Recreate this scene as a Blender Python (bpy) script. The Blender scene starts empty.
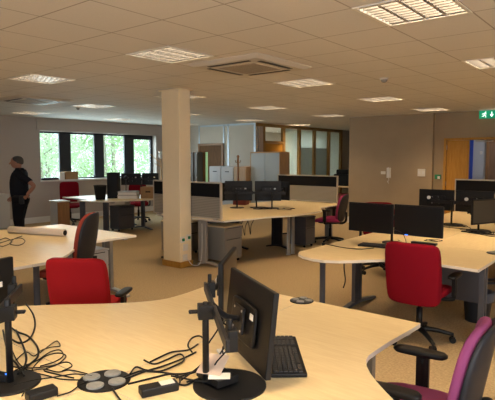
import bpy, math, random
from mathutils import Vector, Matrix
random.seed(7)
R = math.radians
PI = math.pi
scn = bpy.context.scene
col = scn.collection

# ------------------------------------------------------------------ camera, sky, sun, exposure
CH, CE = 1.629, 2.62                      # eye height, ceiling height
YAW, PITCH, F = 0.680532, 0.0830665, 508.67
cd = bpy.data.cameras.new('camera')
cam = bpy.data.objects.new('camera', cd); col.objects.link(cam)
cd.sensor_fit = 'HORIZONTAL'; cd.sensor_width = 36.0; cd.lens = 36.0*F/495.0; cd.clip_start = .05; cd.clip_end = 200
cam.location = (0, 0, CH); cam.rotation_euler = (PI/2-PITCH, 0, YAW)
scn.camera = cam
cy, sy, cp, sp = math.cos(YAW), math.sin(YAW), math.cos(PITCH), math.sin(PITCH)

w = bpy.data.worlds.new('sky'); scn.world = w; w.use_nodes = True
bg = w.node_tree.nodes['Background']; bg.inputs[0].default_value = (.72, .88, 1.0, 1); bg.inputs[1].default_value = 2.5

sun = bpy.data.lights.new('sun', 'SUN'); sun.energy = 3.2; sun.angle = R(2); sun.color = (1, .96, .88)
so = bpy.data.objects.new('sun', sun); col.objects.link(so); so.rotation_euler = Vector((-.75, -.12, -.8)).to_track_quat('-Z', 'Y').to_euler()

def area(name, loc, size, power, color, direction, spread=180):
    l = bpy.data.lights.new(name, 'AREA'); l.shape = 'RECTANGLE'; l.size, l.size_y = size
    l.energy = power; l.color = color; l.spread = R(spread)
    o = bpy.data.objects.new(name, l); col.objects.link(o); o.location = loc
    o.rotation_euler = Vector(direction).to_track_quat('-Z', 'Y').to_euler()
    return o
# daylight entering the windows (left and right walls), plus an added fill behind the camera
area('daylight_left', (-12.6, 8.5, 1.75), (3.7, 1.2), 150, (.74, .87, 1), (1, 0, -.12))
area('near_fill', (-.6, -3.55, 1.7), (5.0, 1.3), 55, (.95, .95, 1.0), (0, 1, -.30))  # fill light added behind the camera to brighten the near desks
area('daylight_right', (3.3, -.2, 1.7), (4.6, 1.3), 150, (1.0, .95, .92), (-1, .25, -.22))

LAMP_COL = (1, .72, .42); LAMP_W = 40
scn.view_settings.view_transform = 'Standard'; scn.view_settings.look = 'None'
scn.view_settings.gamma = 1; scn.view_settings.use_curve_mapping = False
scn.view_settings.exposure = 0.0

# ------------------------------------------------------------------ measuring helper: a sight line met with a horizontal plane
def ray(px, py):
    X = (px-247.5)/F; u = (200-py)/F
    b, z = cp+u*sp, -sp+u*cp
    return Vector((X*cy-b*sy, X*sy+b*cy, z))
def at(px, py, z=.73):
    r = ray(px, py); t = (z-CH)/r.z
    return Vector((r.x*t, r.y*t, z))

# ------------------------------------------------------------------ materials
def new_mat(name):
    m = bpy.data.materials.new(name); m.use_nodes = True
    return m, m.node_tree.nodes, m.node_tree.links, m.node_tree.nodes['Principled BSDF']
def mat(name, color, rough=.5, metal=0, spec=.5, noise=0, nscale=30, bump=0, bscale=200, sheen=0):
    m, n, l, b = new_mat(name)
    b.inputs['Base Color'].default_value = (*color, 1); b.inputs['Roughness'].default_value = rough
    b.inputs['Metallic'].default_value = metal; b.inputs['Specular IOR Level'].default_value = spec
    if sheen: b.inputs['Sheen Weight'].default_value = sheen
    if noise or bump:
        tc = n.new('ShaderNodeTexCoord')
    if noise:
        t = n.new('ShaderNodeTexNoise'); t.inputs['Scale'].default_value = nscale; t.inputs['Detail'].default_value = 4
        l.new(tc.outputs['Object'], t.inputs['Vector'])
        r = n.new('ShaderNodeValToRGB'); r.color_ramp.elements[0].position = .3; r.color_ramp.elements[1].position = .7
        r.color_ramp.elements[0].color = (*[c*(1-noise) for c in color], 1); r.color_ramp.elements[1].color = (*[min(1, c*(1+noise)) for c in color], 1)
        l.new(t.outputs['Fac'], r.inputs[0]); l.new(r.outputs[0], b.inputs['Base Color'])
    if bump:
        t2 = n.new('ShaderNodeTexNoise'); t2.inputs['Scale'].default_value = bscale; l.new(tc.outputs['Object'], t2.inputs['Vector'])
        bp = n.new('ShaderNodeBump'); bp.inputs['Strength'].default_value = bump; bp.inputs['Distance'].default_value = .002
        l.new(t2.outputs['Fac'], bp.inputs['Height']); l.new(bp.outputs[0], b.inputs['Normal'])
    return m
def wood(name, c1, c2, scale=(1.2, 14, 14), rough=.4, spec=.4, nscale=3.0):
    m, n, l, b = new_mat(name)
    tc = n.new('ShaderNodeTexCoord'); mp = n.new('ShaderNodeMapping'); mp.inputs['Scale'].default_value = scale
    t = n.new('ShaderNodeTexNoise'); t.inputs['Scale'].default_value = nscale; t.inputs['Detail'].default_value = 6; t.inputs['Distortion'].default_value = .6
    r = n.new('ShaderNodeValToRGB'); r.color_ramp.elements[0].color = (*c1, 1); r.color_ramp.elements[1].color = (*c2, 1)
    r.color_ramp.elements[0].position = .35; r.color_ramp.elements[1].position = .65
    l.new(tc.outputs['Object'], mp.inputs[0]); l.new(mp.outputs[0], t.inputs['Vector']); l.new(t.outputs['Fac'], r.inputs[0]); l.new(r.outputs[0], b.inputs['Base Color'])
    b.inputs['Roughness'].default_value = rough; b.inputs['Specular IOR Level'].default_value = spec
    return m
def stripes(name, c1, c2, period, axis=2, duty=.5, rough=.7):
    m, n, l, b = new_mat(name)
    tc = n.new('ShaderNodeTexCoord'); s = n.new('ShaderNodeSeparateXYZ'); l.new(tc.outputs['Object'], s.inputs[0])
    d = n.new('ShaderNodeMath'); d.operation = 'DIVIDE'; d.inputs[1].default_value = period; l.new(s.outputs[axis], d.inputs[0])
    f = n.new('ShaderNodeMath'); f.operation = 'FRACT'; l.new(d.outputs[0], f.inputs[0])
    g = n.new('ShaderNodeMath'); g.operation = 'GREATER_THAN'; g.inputs[1].default_value = duty; l.new(f.outputs[0], g.inputs[0])
    x = n.new('ShaderNodeMix'); x.data_type = 'RGBA'; l.new(g.outputs[0], x.inputs['Factor'])
    x.inputs['A'].default_value = (*c1, 1); x.inputs['B'].default_value = (*c2, 1); l.new(x.outputs['Result'], b.inputs['Base Color'])
    b.inputs['Roughness'].default_value = rough
    return m
def emis(name, color, strength):
    m, n, l, b = new_mat(name)
    b.inputs['Base Color'].default_value = (*color, 1); b.inputs['Emission Color'].default_value = (*color, 1); b.inputs['Emission Strength'].default_value = strength
    return m
def glass(name, tint=(1, 1, 1), gloss=.06):
    m, n, l, b = new_mat(name)
    t = n.new('ShaderNodeBsdfTransparent'); t.inputs[0].default_value = (*tint, 1)
    g = n.new('ShaderNodeBsdfGlossy'); g.inputs['Roughness'].default_value = .02
    x = n.new('ShaderNodeMixShader'); x.inputs[0].default_value = gloss
    l.new(t.outputs[0], x.inputs[1]); l.new(g.outputs[0], x.inputs[2]); l.new(x.outputs[0], n['Material Output'].inputs[0])
    return m
def blind_mat(name, c1, c2):
    m = stripes(name, c1, c2, .032, 2, .7); n, l = m.node_tree.nodes, m.node_tree.links
    t = n.new('ShaderNodeBsdfTranslucent'); t.inputs[0].default_value = (*c1, 1); x = n.new('ShaderNodeMixShader'); x.inputs[0].default_value = .5
    l.new(n['Principled BSDF'].outputs[0], x.inputs[1]); l.new(t.outputs[0], x.inputs[2]); l.new(x.outputs[0], n['Material Output'].inputs[0])
    return m
def ceiling_mat():
    m, n, l, b = new_mat('ceiling_tile')
    tc = n.new('ShaderNodeTexCoord'); s = n.new('ShaderNodeSeparateXYZ'); l.new(tc.outputs['Object'], s.inputs[0])
    outs = []
    for ax, off in ((0, 1.65), (1, -3.14)):
        a = n.new('ShaderNodeMath'); a.operation = 'ADD'; a.inputs[1].default_value = off+60+.006; l.new(s.outputs[ax], a.inputs[0])
        d = n.new('ShaderNodeMath'); d.operation = 'DIVIDE'; d.inputs[1].default_value = .6; l.new(a.outputs[0], d.inputs[0])
        f = n.new('ShaderNodeMath'); f.operation = 'FRACT'; l.new(d.outputs[0], f.inputs[0])
        g = n.new('ShaderNodeMath'); g.operation = 'LESS_THAN'; g.inputs[1].default_value = .020; l.new(f.outputs[0], g.inputs[0])
        outs.append(g)
    mx = n.new('ShaderNodeMath'); mx.operation = 'MAXIMUM'; l.new(outs[0].outputs[0], mx.inputs[0]); l.new(outs[1].outputs[0], mx.inputs[1])
    t = n.new('ShaderNodeTexNoise'); t.inputs['Scale'].default_value = 90; l.new(tc.outputs['Object'], t.inputs['Vector'])
    r = n.new('ShaderNodeValToRGB'); r.color_ramp.elements[0].color = (.64, .62, .59, 1); r.color_ramp.elements[1].color = (.74, .72, .69, 1)
    l.new(t.outputs['Fac'], r.inputs[0])
    x = n.new('ShaderNodeMix'); x.data_type = 'RGBA'; l.new(mx.outputs[0], x.inputs['Factor']); l.new(r.outputs[0], x.inputs['A']); x.inputs['B'].default_value = (.38, .35, .32, 1)
    l.new(x.outputs['Result'], b.inputs['Base Color']); b.inputs['Roughness'].default_value = .8
    return m

M = {}
M['ceil'] = ceiling_mat()
M['carpet'] = mat('carpet', (.39, .295, .175), .95, noise=.22, nscale=55, bump=.6, bscale=320, spec=.1)
M['brown_paint'] = mat('taupe_paint', (.35, .27, .18), .7, noise=.03, nscale=4, spec=.25)
M['cream_paint'] = mat('cream_paint', (.60, .55, .48), .75, noise=.02, nscale=4, spec=.2)
M['pillar_paint'] = mat('pillar_paint', (.80, .68, .47), .7, noise=.02, nscale=5, spec=.2)
M['white_paint'] = mat('white_paint', (.72, .71, .69), .5)
M['blue_strip'] = mat('pale_aluminium_strip', (.52, .60, .68), .35, .3)
M['beech'] = wood('maple_laminate', (.74, .58, .33), (.80, .65, .39), scale=(2, 22, 22), rough=.38, spec=.38)
M['beech_y'] = wood('maple_laminate_long', (.74, .58, .33), (.80, .65, .39), scale=(22, 2, 22), rough=.38, spec=.38)
M['edge'] = mat('pale_edging', (.66, .60, .52), .4)
M['oak'] = wood('oak_veneer', (.38, .185, .03), (.46, .235, .045), scale=(14, 14, 1.2), rough=.35)
M['oak_dark'] = wood('brown_veneer', (.24, .12, .05), (.31, .16, .07), scale=(14, 14, 1.2), rough=.45)
M['oak_pale'] = wood('pale_oak', (.42, .27, .15), (.50, .33, .19), scale=(14, 14, 1.2), rough=.5)
M['window_frame'] = mat('dark_blue_grey_aluminium', (.018, .022, .030), .5)
M['glass'] = glass('window_glass', (.97, 1, .97), .04)
M['glass_part'] = glass('partition_glass', (.93, .97, .95), .06)
M['blind'] = blind_mat('venetian_slats', (.78, .82, .78), (.50, .54, .52))
M['blind_dark'] = blind_mat('venetian_slats_grey', (.34, .35, .32), (.22, .23, .21))
M['black'] = mat('black_plastic', (.007, .007, .008), .45, spec=.28)
M['black_matt'] = mat('black_matt', (.014, .014, .015), .8, spec=.2)
M['cable'] = mat('cable_rubber', (.006, .006, .006), .5, spec=.3)
M['screen'] = mat('screen_glass', (.005, .005, .006), .28, spec=.3)
M['screen_grey'] = mat('matt_screen_reflection', (.035, .033, .030), .55, spec=.5)  # reflected grey of the turned monitor put into the base colour
M['dark_metal'] = mat('dark_metal', (.022, .022, .025), .45, .4, spec=.3)
M['silver'] = mat('silver_metal', (.42, .41, .40), .38, .55)
M['grey_metal'] = mat('grey_metal', (.30, .28, .25), .5, .1)
M['grey_ped'] = mat('pedestal_grey', (.24, .225, .20), .55)
M['grey_cab'] = mat('pale_grey_steel', (.50, .50, .49), .5)
M['white_cab'] = mat('white_grey_steel', (.46, .45, .46), .5)
M['slate'] = mat('slate_leg', (.085, .09, .11), .45, .3)
M['tambour'] = stripes('tambour_slats', (.42, .50, .56), (.34, .41, .46), .03, 0, .8)
M['fabric_black'] = mat('black_fabric', (.010, .010, .011), .9, spec=.1)
M['screen_fabric'] = stripes('ribbed_grey_fabric', (.29, .27, .235), (.20, .185, .155), .024, 2, .62, .9)
M['screen_trim'] = mat('screen_trim', (.50, .46, .40), .4, .4)
M['red'] = mat('red_fabric', (.34, .010, .014), .85, bump=.5, bscale=600, spec=.12)
M['crimson'] = mat('crimson_fabric', (.20, .003, .012), .85, bump=.5, bscale=600, spec=.12)
M['purple'] = mat('purple_fabric', (.26, .06, .17), .85, bump=.5, bscale=600, spec=.15)
M['magenta'] = mat('magenta_fabric', (.35, .04, .13), .85, spec=.15)
M['orange'] = mat('rust_fabric', (.27, .045, .028), .85, spec=.15)
M['shell'] = mat('dark_shell', (.013, .014, .020), .5, spec=.35)
M['paper'] = mat('white_paper', (.82, .80, .78), .7)
M['roll'] = mat('cream_paper_roll', (.72, .62, .52), .65)
M['card'] = mat('cardboard', (.36, .22, .11), .85, noise=.08, nscale=12)
M['sticker'] = mat('sticker', (.72, .72, .72), .5)
M['disc_grey'] = mat('grey_port_lid', (.22, .23, .235), .45, noise=.1, nscale=60)
M['green'] = mat('green_plastic', (.01, .22, .10), .5)
M['white_pl'] = mat('white_plastic', (.70, .67, .62), .45)
M['skin'] = mat('skin', (.36, .17, .11), .6)
M['hair'] = mat('grey_hair', (.06, .055, .05), .8)
M['cloth'] = mat('black_cloth', (.011, .012, .017), .9, spec=.1)
M['trouser'] = mat('black_trousers', (.009, .009, .012), .9, spec=.1)
M['ac'] = mat('ac_white', (.60, .56, .50), .5)
M['louvre'] = mat('louvre_metal', (.40, .40, .41), .35, .55)
M['lamp_frame'] = mat('lamp_frame', (.78, .76, .70), .4)
M['bin'] = mat('bin_plastic', (.035, .04, .05), .5)
M['bag'] = mat('bin_bag', (.07, .085, .12), .35)
M['blue_led'] = emis('blue_led', (.02, .15, 1), 5)
M['sign_green'] = emis('exit_sign_green', (.0, .26, .13), .8)
M['sign_white'] = emis('exit_sign_white', (.85, 1, .92), 1.6)
def leaf_mat(name, c):
    m, n, l, b = new_mat(name)
    d = n.new('ShaderNodeBsdfDiffuse'); d.inputs[0].default_value = (*c, 1); t = n.new('ShaderNodeBsdfTranslucent'); t.inputs[0].default_value = (*[min(1, x*1.15) for x in c], 1)
    x = n.new('ShaderNodeMixShader'); x.inputs[0].default_value = .5; l.new(d.outputs[0], x.inputs[1]); l.new(t.outputs[0], x.inputs[2]); l.new(x.outputs[0], n['Material Output'].inputs[0])
    return m
M['leaf'] = leaf_mat('leaf_green', (.52, .68, .42))
M['leaf2'] = leaf_mat('leaf_pale', (.64, .76, .58))
M['bark'] = mat('bark', (.34, .33, .28), .9)
M['grass'] = mat('lawn', (.20, .30, .08), .9, noise=.3, nscale=2)
M['blue_lit_stripe'] = mat('blue_lit_stripe', (.03, .08, .45), .6)
M['corr'] = mat('corridor_paint', (.50, .52, .56), .7)
M['cab_dark'] = mat('dark_cabinet', (.11, .095, .085), .5)
M['dark_red'] = mat('dark_red_box', (.18, .03, .02), .7)

# ------------------------------------------------------------------ mesh helpers
class MB:
    def __init__(s): s.v = []; s.f = []; s.sm = []
    def add(s, vs, fs, smooth=False):
        k = len(s.v); s.v += [tuple(v) for v in vs]; s.f += [tuple(i+k for i in f) for f in fs]; s.sm += [smooth]*len(fs); return s
    def box(s, c, d, rz=0, mtx=None):
        x, y, z = d[0]/2, d[1]/2, d[2]/2
        vs = [Vector((a*x, b*y, e*z)) for e in (-1, 1) for b in (-1, 1) for a in (-1, 1)]
        m = mtx if mtx else Matrix.Rotation(rz, 3, 'Z')
        vs = [m @ v + Vector(c) for v in vs]
        return s.add(vs, [(0, 2, 3, 1), (4, 5, 7, 6), (0, 1, 5, 4), (2, 6, 7, 3), (0, 4, 6, 2), (1, 3, 7, 5)])
    def bb(s, x0, x1, y0, y1, z0, z1): return s.box(((x0+x1)/2, (y0+y1)/2, (z0+z1)/2), (abs(x1-x0), abs(y1-y0), abs(z1-z0)))
    def lathe(s, prof, c=(0, 0, 0), n=20, mtx=None, sx=1, sy=1):
        vs = []; fs = []
        for r, z in prof:
            for i in range(n):
                a = 2*PI*i/n; v = Vector((r*math.cos(a)*sx, r*math.sin(a)*sy, z)); vs.append((mtx @ v if mtx else v)+Vector(c))
        for k in range(len(prof)-1):
            for i in range(n):
                j = (i+1) % n; fs.append((k*n+i, k*n+j, (k+1)*n+j, (k+1)*n+i))
        s.add(vs, fs, True)
        b = len(s.v)-len(vs)
        s.f.append(tuple(b+i for i in reversed(range(n)))); s.sm.append(False)
        s.f.append(tuple(b+(len(prof)-1)*n+i for i in range(n))); s.sm.append(False)
        return s
    def cyl(s, p0, p1, r, r1=None, n=14):
        p0, p1 = Vector(p0), Vector(p1); d = p1-p0; q = d.to_track_quat('Z', 'Y').to_matrix()
        return s.lathe([(r, 0), (r if r1 is None else r1, d.length)], p0, n, q)
    def tube(s, pts, r, n=6, steps=6, flat=1.0):
        P = [Vector(p) for p in pts]
        if steps > 1 and len(P) > 2:
            Q = []
            for i in range(len(P)-1):
                a = P[max(i-1, 0)]; b = P[i]; c = P[i+1]; d = P[min(i+2, len(P)-1)]
                for k in range(steps):
                    t = k/steps
                    Q.append(.5*((2*b)+(c-a)*t+(2*a-5*b+4*c-d)*t*t+(3*b-a-3*c+d)*t**3))
            Q.append(P[-1]); P = Q
        rr = r if isinstance(r, (list, tuple)) else None
        vs = []; N = len(P)
        for i, p in enumerate(P):
            t = (P[min(i+1, N-1)]-P[max(i-1, 0)])
            if t.length < 1e-7: t = Vector((0, 0, 1))
            t.normalize(); up = Vector((0, 0, 1)) if abs(t.z) < .95 else Vector((1, 0, 0))
            a = t.cross(up).normalized(); b = a.cross(t).normalized()
            rad = r if rr is None else rr[0]+(rr[1]-rr[0])*i/(N-1)
            for k in range(n):
                an = 2*PI*k/n; vs.append(p+a*math.cos(an)*rad+b*math.sin(an)*rad*flat)
        fs = [(i*n+k, i*n+(k+1) % n, (i+1)*n+(k+1) % n, (i+1)*n+k) for i in range(N-1) for k in range(n)]
        s.add(vs, fs, True); b = len(s.v)-len(vs)
        s.f.append(tuple(b+i for i in reversed(range(n)))); s.f.append(tuple(b+(N-1)*n+i for i in range(n))); s.sm += [False, False]
        return s
    def prism(s, out, z0, z1):
        ar = sum(out[i][0]*out[(i+1) % len(out)][1]-out[(i+1) % len(out)][0]*out[i][1] for i in range(len(out)))
        if ar < 0: out = out[::-1]
        n = len(out); vs = [(x, y, z0) for x, y in out]+[(x, y, z1) for x, y in out]
        fs = [tuple(reversed(range(n))), tuple(range(n, 2*n))]+[(i, (i+1) % n, n+(i+1) % n, n+i) for i in range(n)]
        return s.add(vs, fs)
    def pad(s, c, d, p=5, n=8, fn=None, mtx=None):
        """rounded cushion: a finely divided box pulled onto a superellipsoid, then bent by fn"""
        vs = {}; fl = []
        def vid(a):
            k = tuple(round(x, 5) for x in a)
            if k not in vs: vs[k] = len(vs)
            return vs[k]
        for ax in range(3):
            for sg in (-1, 1):
                for i in range(n):
                    for j in range(n):
                        q = []
                        for (u, v) in ((i, j), (i+1, j), (i+1, j+1), (i, j+1)):
                            a = [0, 0, 0]; a[ax] = sg; a[(ax+1) % 3] = math.sin((u/n*2-1)*PI/2*.999)/math.sin(PI/2*.999); a[(ax+2) % 3] = math.sin((v/n*2-1)*PI/2*.999)/math.sin(PI/2*.999); q.append(vid(a))
                        fl.append(q if sg > 0 else q[::-1])
        out = []
        for k in vs:
            r = (abs(k[0])**p+abs(k[1])**p+abs(k[2])**p)**(1/p)
            v = Vector((k[0]/r*d[0]/2, k[1]/r*d[1]/2, k[2]/r*d[2]/2))
            if fn: v = Vector(fn(v))
            if mtx: v = mtx @ v
            out.append(v+Vector(c))
        return s.add(out, fl, True)
    def build(s, name, m, parent=None, bevel=0, loc=None):
        me = bpy.data.meshes.new(name); me.from_pydata(s.v, [], s.f); me.update()
        for p, k in zip(me.polygons, s.sm): p.use_smooth = k
        if isinstance(m, str): m = M[m]
        me.materials.append(m)
        o = bpy.data.objects.new(name, me); col.objects.link(o)
        if parent: o.parent = parent
        if loc: o.location = loc
        if bevel:
            b = o.modifiers.new('bevel', 'BEVEL'); b.width = bevel; b.segments = 2; b.limit_method = 'ANGLE'; b.angle_limit = R(40)
        return o
def tag(o, label=None, cat=None, group=None, kind=None):
    if label: o['label'] = label
    if cat: o['category'] = cat
    if group: o['group'] = group
    if kind: o['kind'] = kind
    return o
def empty(name, loc, rz=0):
    o = bpy.data.objects.new(name, None); col.objects.link(o); o.location = loc; o.rotation_euler = (0, 0, rz); o.empty_display_size = .1
    return o
def copy_tree(o, parent=None):
    c = o.copy(); col.objects.link(c); c.parent = parent
    for ch in list(o.children): copy_tree(ch, c)
    return c
def struct(o): o['kind'] = 'structure'; return o

# ------------------------------------------------------------------ the room
struct(MB().bb(-12.4, 3.2, -4, 18.2, -.1, 0).build('floor', 'carpet'))
X0, Y5, XG, XB, XD, YN, XR, YF = -12.05, 11.5, -9.05, -6.05, -3.98, -3.3, 3.0, 17.9
# lights lattice (ceiling tiles 0.6 m)
LP = []
for i in range(-4, 2):
    for j in range(-2, 5):
        x = -1.65+.6*(4*i+.5); y = 3.14+.6*(4*j+.5)
        if not (X0+.3 < x < XR-.3 and YN+.3 < y < YF-.3): continue
        if y > Y5 and not (XG+.1 < x < XB): continue
        LP.append((x, y))
cm = MB()
nx0, nx1 = int((X0-.6+1.65)//.6), int((XR+1.65)//.6)+1
ny0, ny1 = int((YN-3.14)//.6)-1, int((YF-3.14)//.6)+1
for i in range(nx0, nx1+1):
    for j in range(ny0, ny1+1):
        x, y = -1.65+.6*i, 3.14+.6*j
        if any(abs(x+.3-a) < .1 and abs(y+.3-b) < .1 for a, b in LP): continue
        cm.add([(x, y, CE), (x, y+.6, CE), (x+.6, y+.6, CE), (x+.6, y, CE)], [(0, 1, 2, 3)])
struct(cm.build('ceiling', 'ceil'))
leak_slab = struct(MB().bb(-12.5, 3.4, -3.6, 18.3, 2.95, 3.05).build('trim_9', 'white_paint'))  # unseen slab added above the ceiling to stop light leaks

# window wall (left) with its band of windows
WY0, WY1, WZ0, WZ1 = 6.66, 10.43, 1.05, 2.30
wl = MB(); T = .35
wl.bb(X0-T, X0, YN-.3, WY0, 0, 2.95); wl.bb(X0-T, X0, WY1, 12, 0, 2.95); wl.bb(X0-T, X0, WY0, WY1, 0, WZ0); wl.bb(X0-T, X0, WY0, WY1, WZ1, 2.95)
M['left_paint'] = mat('dim_cream_paint', (.44, .395, .365), .75, spec=.2)  # cream paint darkened, the dim light on this wall put into its colour
struct(wl.build('wall_left', 'left_paint'))
struct(MB().bb(X0, X0+.03, WY0-.08, Y5, WZ1+.02, CE).build('trim_1', 'left_paint'))
struct(MB().bb(X0-.22, X0+.04, WY0-.02, WY1+.02, WZ0-.03, WZ0+.012).build('trim_2', 'white_paint'))      # sill board
wx = X0-.2
win = MB()
ys = []
def aty_on(px, x): r = ray(px, 155); t = x/r.x; return r.y*t
edges = [aty_on(p, wx+.03) for p in (59.5, 71, 94.5, 104, 124.5, 134, 150.5)]
win.bb(wx-.03, wx+.03, WY0, WY1, WZ1-.05, WZ1); win.bb(wx-.03, wx+.03, WY0, WY1, WZ0, WZ0+.05)
win.bb(wx-.03, wx+.03, WY0, WY0+.04, WZ0, WZ1); win.bb(wx-.03, wx+.03, edges[6], WY1, WZ0, WZ1)
for a, b in ((0, 1), (2, 3), (4, 5)): win.bb(wx-.03, wx+.03, edges[a], edges[b], WZ0, WZ1)
# narrow opening casement frame inside the last light
win.bb(wx-.02, wx+.025, edges[5]+.0, edges[6], WZ1-.13, WZ1-.05)
wo = empty('window_1', (0, 0, 0)); struct(wo); win.build('frame', 'window_frame', wo, .004)
gy = [WY0+.04, edges[0], edges[1], edges[2], edges[3], edges[4], edges[5], edges[6]]
for k in range(4): MB().bb(wx-.006, wx+.006, gy[2*k], gy[2*k+1], WZ0+.05, WZ1-.05).build('pane', 'glass', wo)

struct(MB().bb(X0-T, XG, Y5, Y5+.15, 0, 2.95).build('wall_far_left', 'cream_paint'))
# brown wall block and recessed door wall
struct(MB().bb(XB, XD, Y5, YF+.2, 0, 2.95).build('wall_brown', 'brown_paint'))
DX0, DX1, DZ, YD = -3.76, -2.2, 2.06, 11.6
dw = MB(); dw.bb(XD, DX0, YD, YD+.15, 0, 2.95); dw.bb(DX1, XR+.2, YD, YD+.15, 0, 2.95); dw.bb(DX0, DX1, YD, YD+.15, DZ, 2.95)
struct(dw.build('wall_doorway', 'brown_paint'))
struct(MB().bb(X0-.3, XB, YF, YF+.2, 0, 2.95).build('wall_far_end', 'cream_paint'))
rw = MB(); rw.bb(XR, XR+.2, YN, -2.6, 0, 2.95).bb(XR, XR+.2, 2.2, YD+.2, 0, 2.95).bb(XR, XR+.2, -2.6, 2.2, 0, 1.0).bb(XR, XR+.2, -2.6, 2.2, 2.35, 2.95)
struct(rw.build('wall_right', 'cream_paint'))
# near wall (behind the camera) with a long opening for the added fill
nw = MB(); a0, a1 = -3.4, 2.2
nw.bb(X0-T, a0, YN-.2, YN, 0, 2.95); nw.bb(a1, XR+.2, YN-.2, YN, 0, 2.95); nw.bb(a0, a1, YN-.2, YN, 0, 1.0); nw.bb(a0, a1, YN-.2, YN, 2.35, 2.95)
struct(nw.build('wall_near', 'cream_paint'))
# corridor beyond the doorway
cr = MB(); cr.bb(-4.3, -1.2, 13.7, 13.8, 0, 2.95); cr.bb(-1.3, -1.2, YD+.15, 13.7, 0, 2.95)
struct(cr.build('wall_corridor', 'corr'))
struct(MB().bb(XD, -1.2, YD+.15, 13.8, CE-.02, CE+.03).build('trim_8', 'white_paint'))
area('corridor_lamp', (-2.6, 12.9, CE-.06), (.5, .5), 15, (.80, .88, 1), (0, 0, -1))

# skirting boards
sk = MB(); sk.bb(X0, X0+.018, YN, Y5, 0, .15); struct(sk.build('baseboard_left', 'white_paint', bevel=.004))
struct(MB().bb(X0+.02, XG, Y5-.018, Y5, 0, .15).build('baseboard_far', 'white_paint'))
struct(MB().bb(XB, XD, Y5-.018, Y5, 0, .15).build('baseboard_brown', 'white_paint'))
struct(MB().bb(XD, DX0-.02, YD-.018, YD, 0, .15).build('baseboard_right', 'white_paint'))

# pale vertical strips of the left part of the far wall
k = 3
for px in (199.4, 223.8, 228.3):
    r = ray(px, 150); x = r.x*Y5/r.y
    struct(MB().bb(x-.022, x+.022, Y5-.012, Y5, 0, CE).build('trim_%d' % k, 'blue_strip')); k += 1
struct(MB().bb(XG-.02, XG+.05, Y5-.015, Y5, 0, CE).build('trim_6', 'blue_strip'))
struct(MB().bb(-11.2, XG, Y5-.012, Y5, CE-.05, CE).build('trim_7', 'blue_strip'))

# ---- doors
def door_leaf(parent, x0, x1, y, z1, m, th=.045):
    return MB().bb(x0, x1, y, y+th, 0.01, z1).build('leaf', m, parent, .003)
d = empty('door_1', (0, 0, 0)); struct(d)
xa, xb = -11.20, -10.27
lf = MB(); yy = Y5-.05
lf.bb(xa, xa+.24, yy, yy+.045, .01, 2.0); lf.bb(xa+.36, xb, yy, yy+.045, .01, 2.0); lf.bb(xa+.24, xa+.36, yy, yy+.045, .01, .45); lf.bb(xa+.24, xa+.36, yy, yy+.045, 1.80, 2.0)
M['door_brown'] = wood('brown_door_veneer', (.13, .062, .025), (.17, .085, .035), scale=(14, 14, 1.2), rough=.6, spec=.15)
lf.build('leaf', 'door_brown', d)
M['bright'] = emis('green_pane_glow', (.30, .50, .24), .45)  # bright green view through the pane put in as a glow of the material
MB().bb(xa+.24, xa+.36, yy+.02, yy+.03, .45, 1.80).build('vision_pane', 'bright', d)
fr = MB(); fr.bb(xa-.06, xa, yy-.01, yy+.05, 0, 2.06); fr.bb(xb, xb+.05, yy-.01, yy+.05, 0, 2.06); fr.bb(xa, xb, yy-.01, yy+.05, 2.0, 2.06); fr.build('frame', 'oak_dark', d)
MB().cyl((xb-.1, yy, 1.0), (xb-.1, yy-.05, 1.0), .012).cyl((xb-.1, yy-.05, 1.0), (xb-.22, yy-.05, 1.0), .01).build('handle', 'silver', d)

d = empty('door_2', (0, 0, 0)); struct(d)
fr = MB(); fr.bb(DX0, DX0+.06, YD-.03, YD+.16, 0, DZ); fr.bb(DX0+.06, DX1, YD-.03, YD+.16, DZ-.05, DZ); fr.bb(DX1-.06, DX1, YD-.03, YD+.16, 0, DZ-.05); fr.build('frame', 'oak', d, .004)
door_leaf(d, DX0+.065, -3.225, YD-.01, DZ-.055, M['oak'])
hg = MB()
for z in (.3, 1.05, 1.85): hg.cyl((DX0+.066, YD-.02, z-.05), (DX0+.066, YD-.02, z+.05), .008)
hg.build('hinge', 'silver', d)
# open leaf, swung back into the corridor, with its closer
MB().bb(DX1-.12, DX1-.075, YD+.17, YD+1.0, .01, DZ-.06).build('open_leaf', 'oak', d, .003)
MB().bb(-3.10, -2.90, YD-.02, YD+.03, DZ-.10, DZ-.055).cyl((-2.9, YD, DZ-.085), (-2.75, YD+.02, DZ-.075), .012).build('door_closer', 'silver', d, .004)

# inner doorway in the corridor and blue strip painted for a lit stripe
d = empty('door_3', (0, 0, 0)); struct(d)
fr = MB(); fr.bb(-3.39, -3.32, 13.64, 13.7, 0, 2.1); fr.bb(-3.32, -2.0, 13.64, 13.7, 2.02, 2.1); fr.bb(-2.1, -2.0, 13.64, 13.7, 0, 2.02); fr.build('frame', 'oak_dark', d)
M['brown_leaf'] = wood('brown_door', (.20, .11, .06), (.25, .14, .08), scale=(14, 14, 1.2))
MB().bb(-3.32, -2.1, 13.66, 13.7, .01, 2.02).build('leaf', 'brown_leaf', d)
b = MB().bb(-3.80, -3.71, 13.675, 13.699, .9, 2.12).build('lit_stripe', 'blue_lit_stripe')
tag(b, 'tall narrow blue strip painted for a lit stripe on the corridor wall, seen through the doorway', 'painted light')

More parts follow.
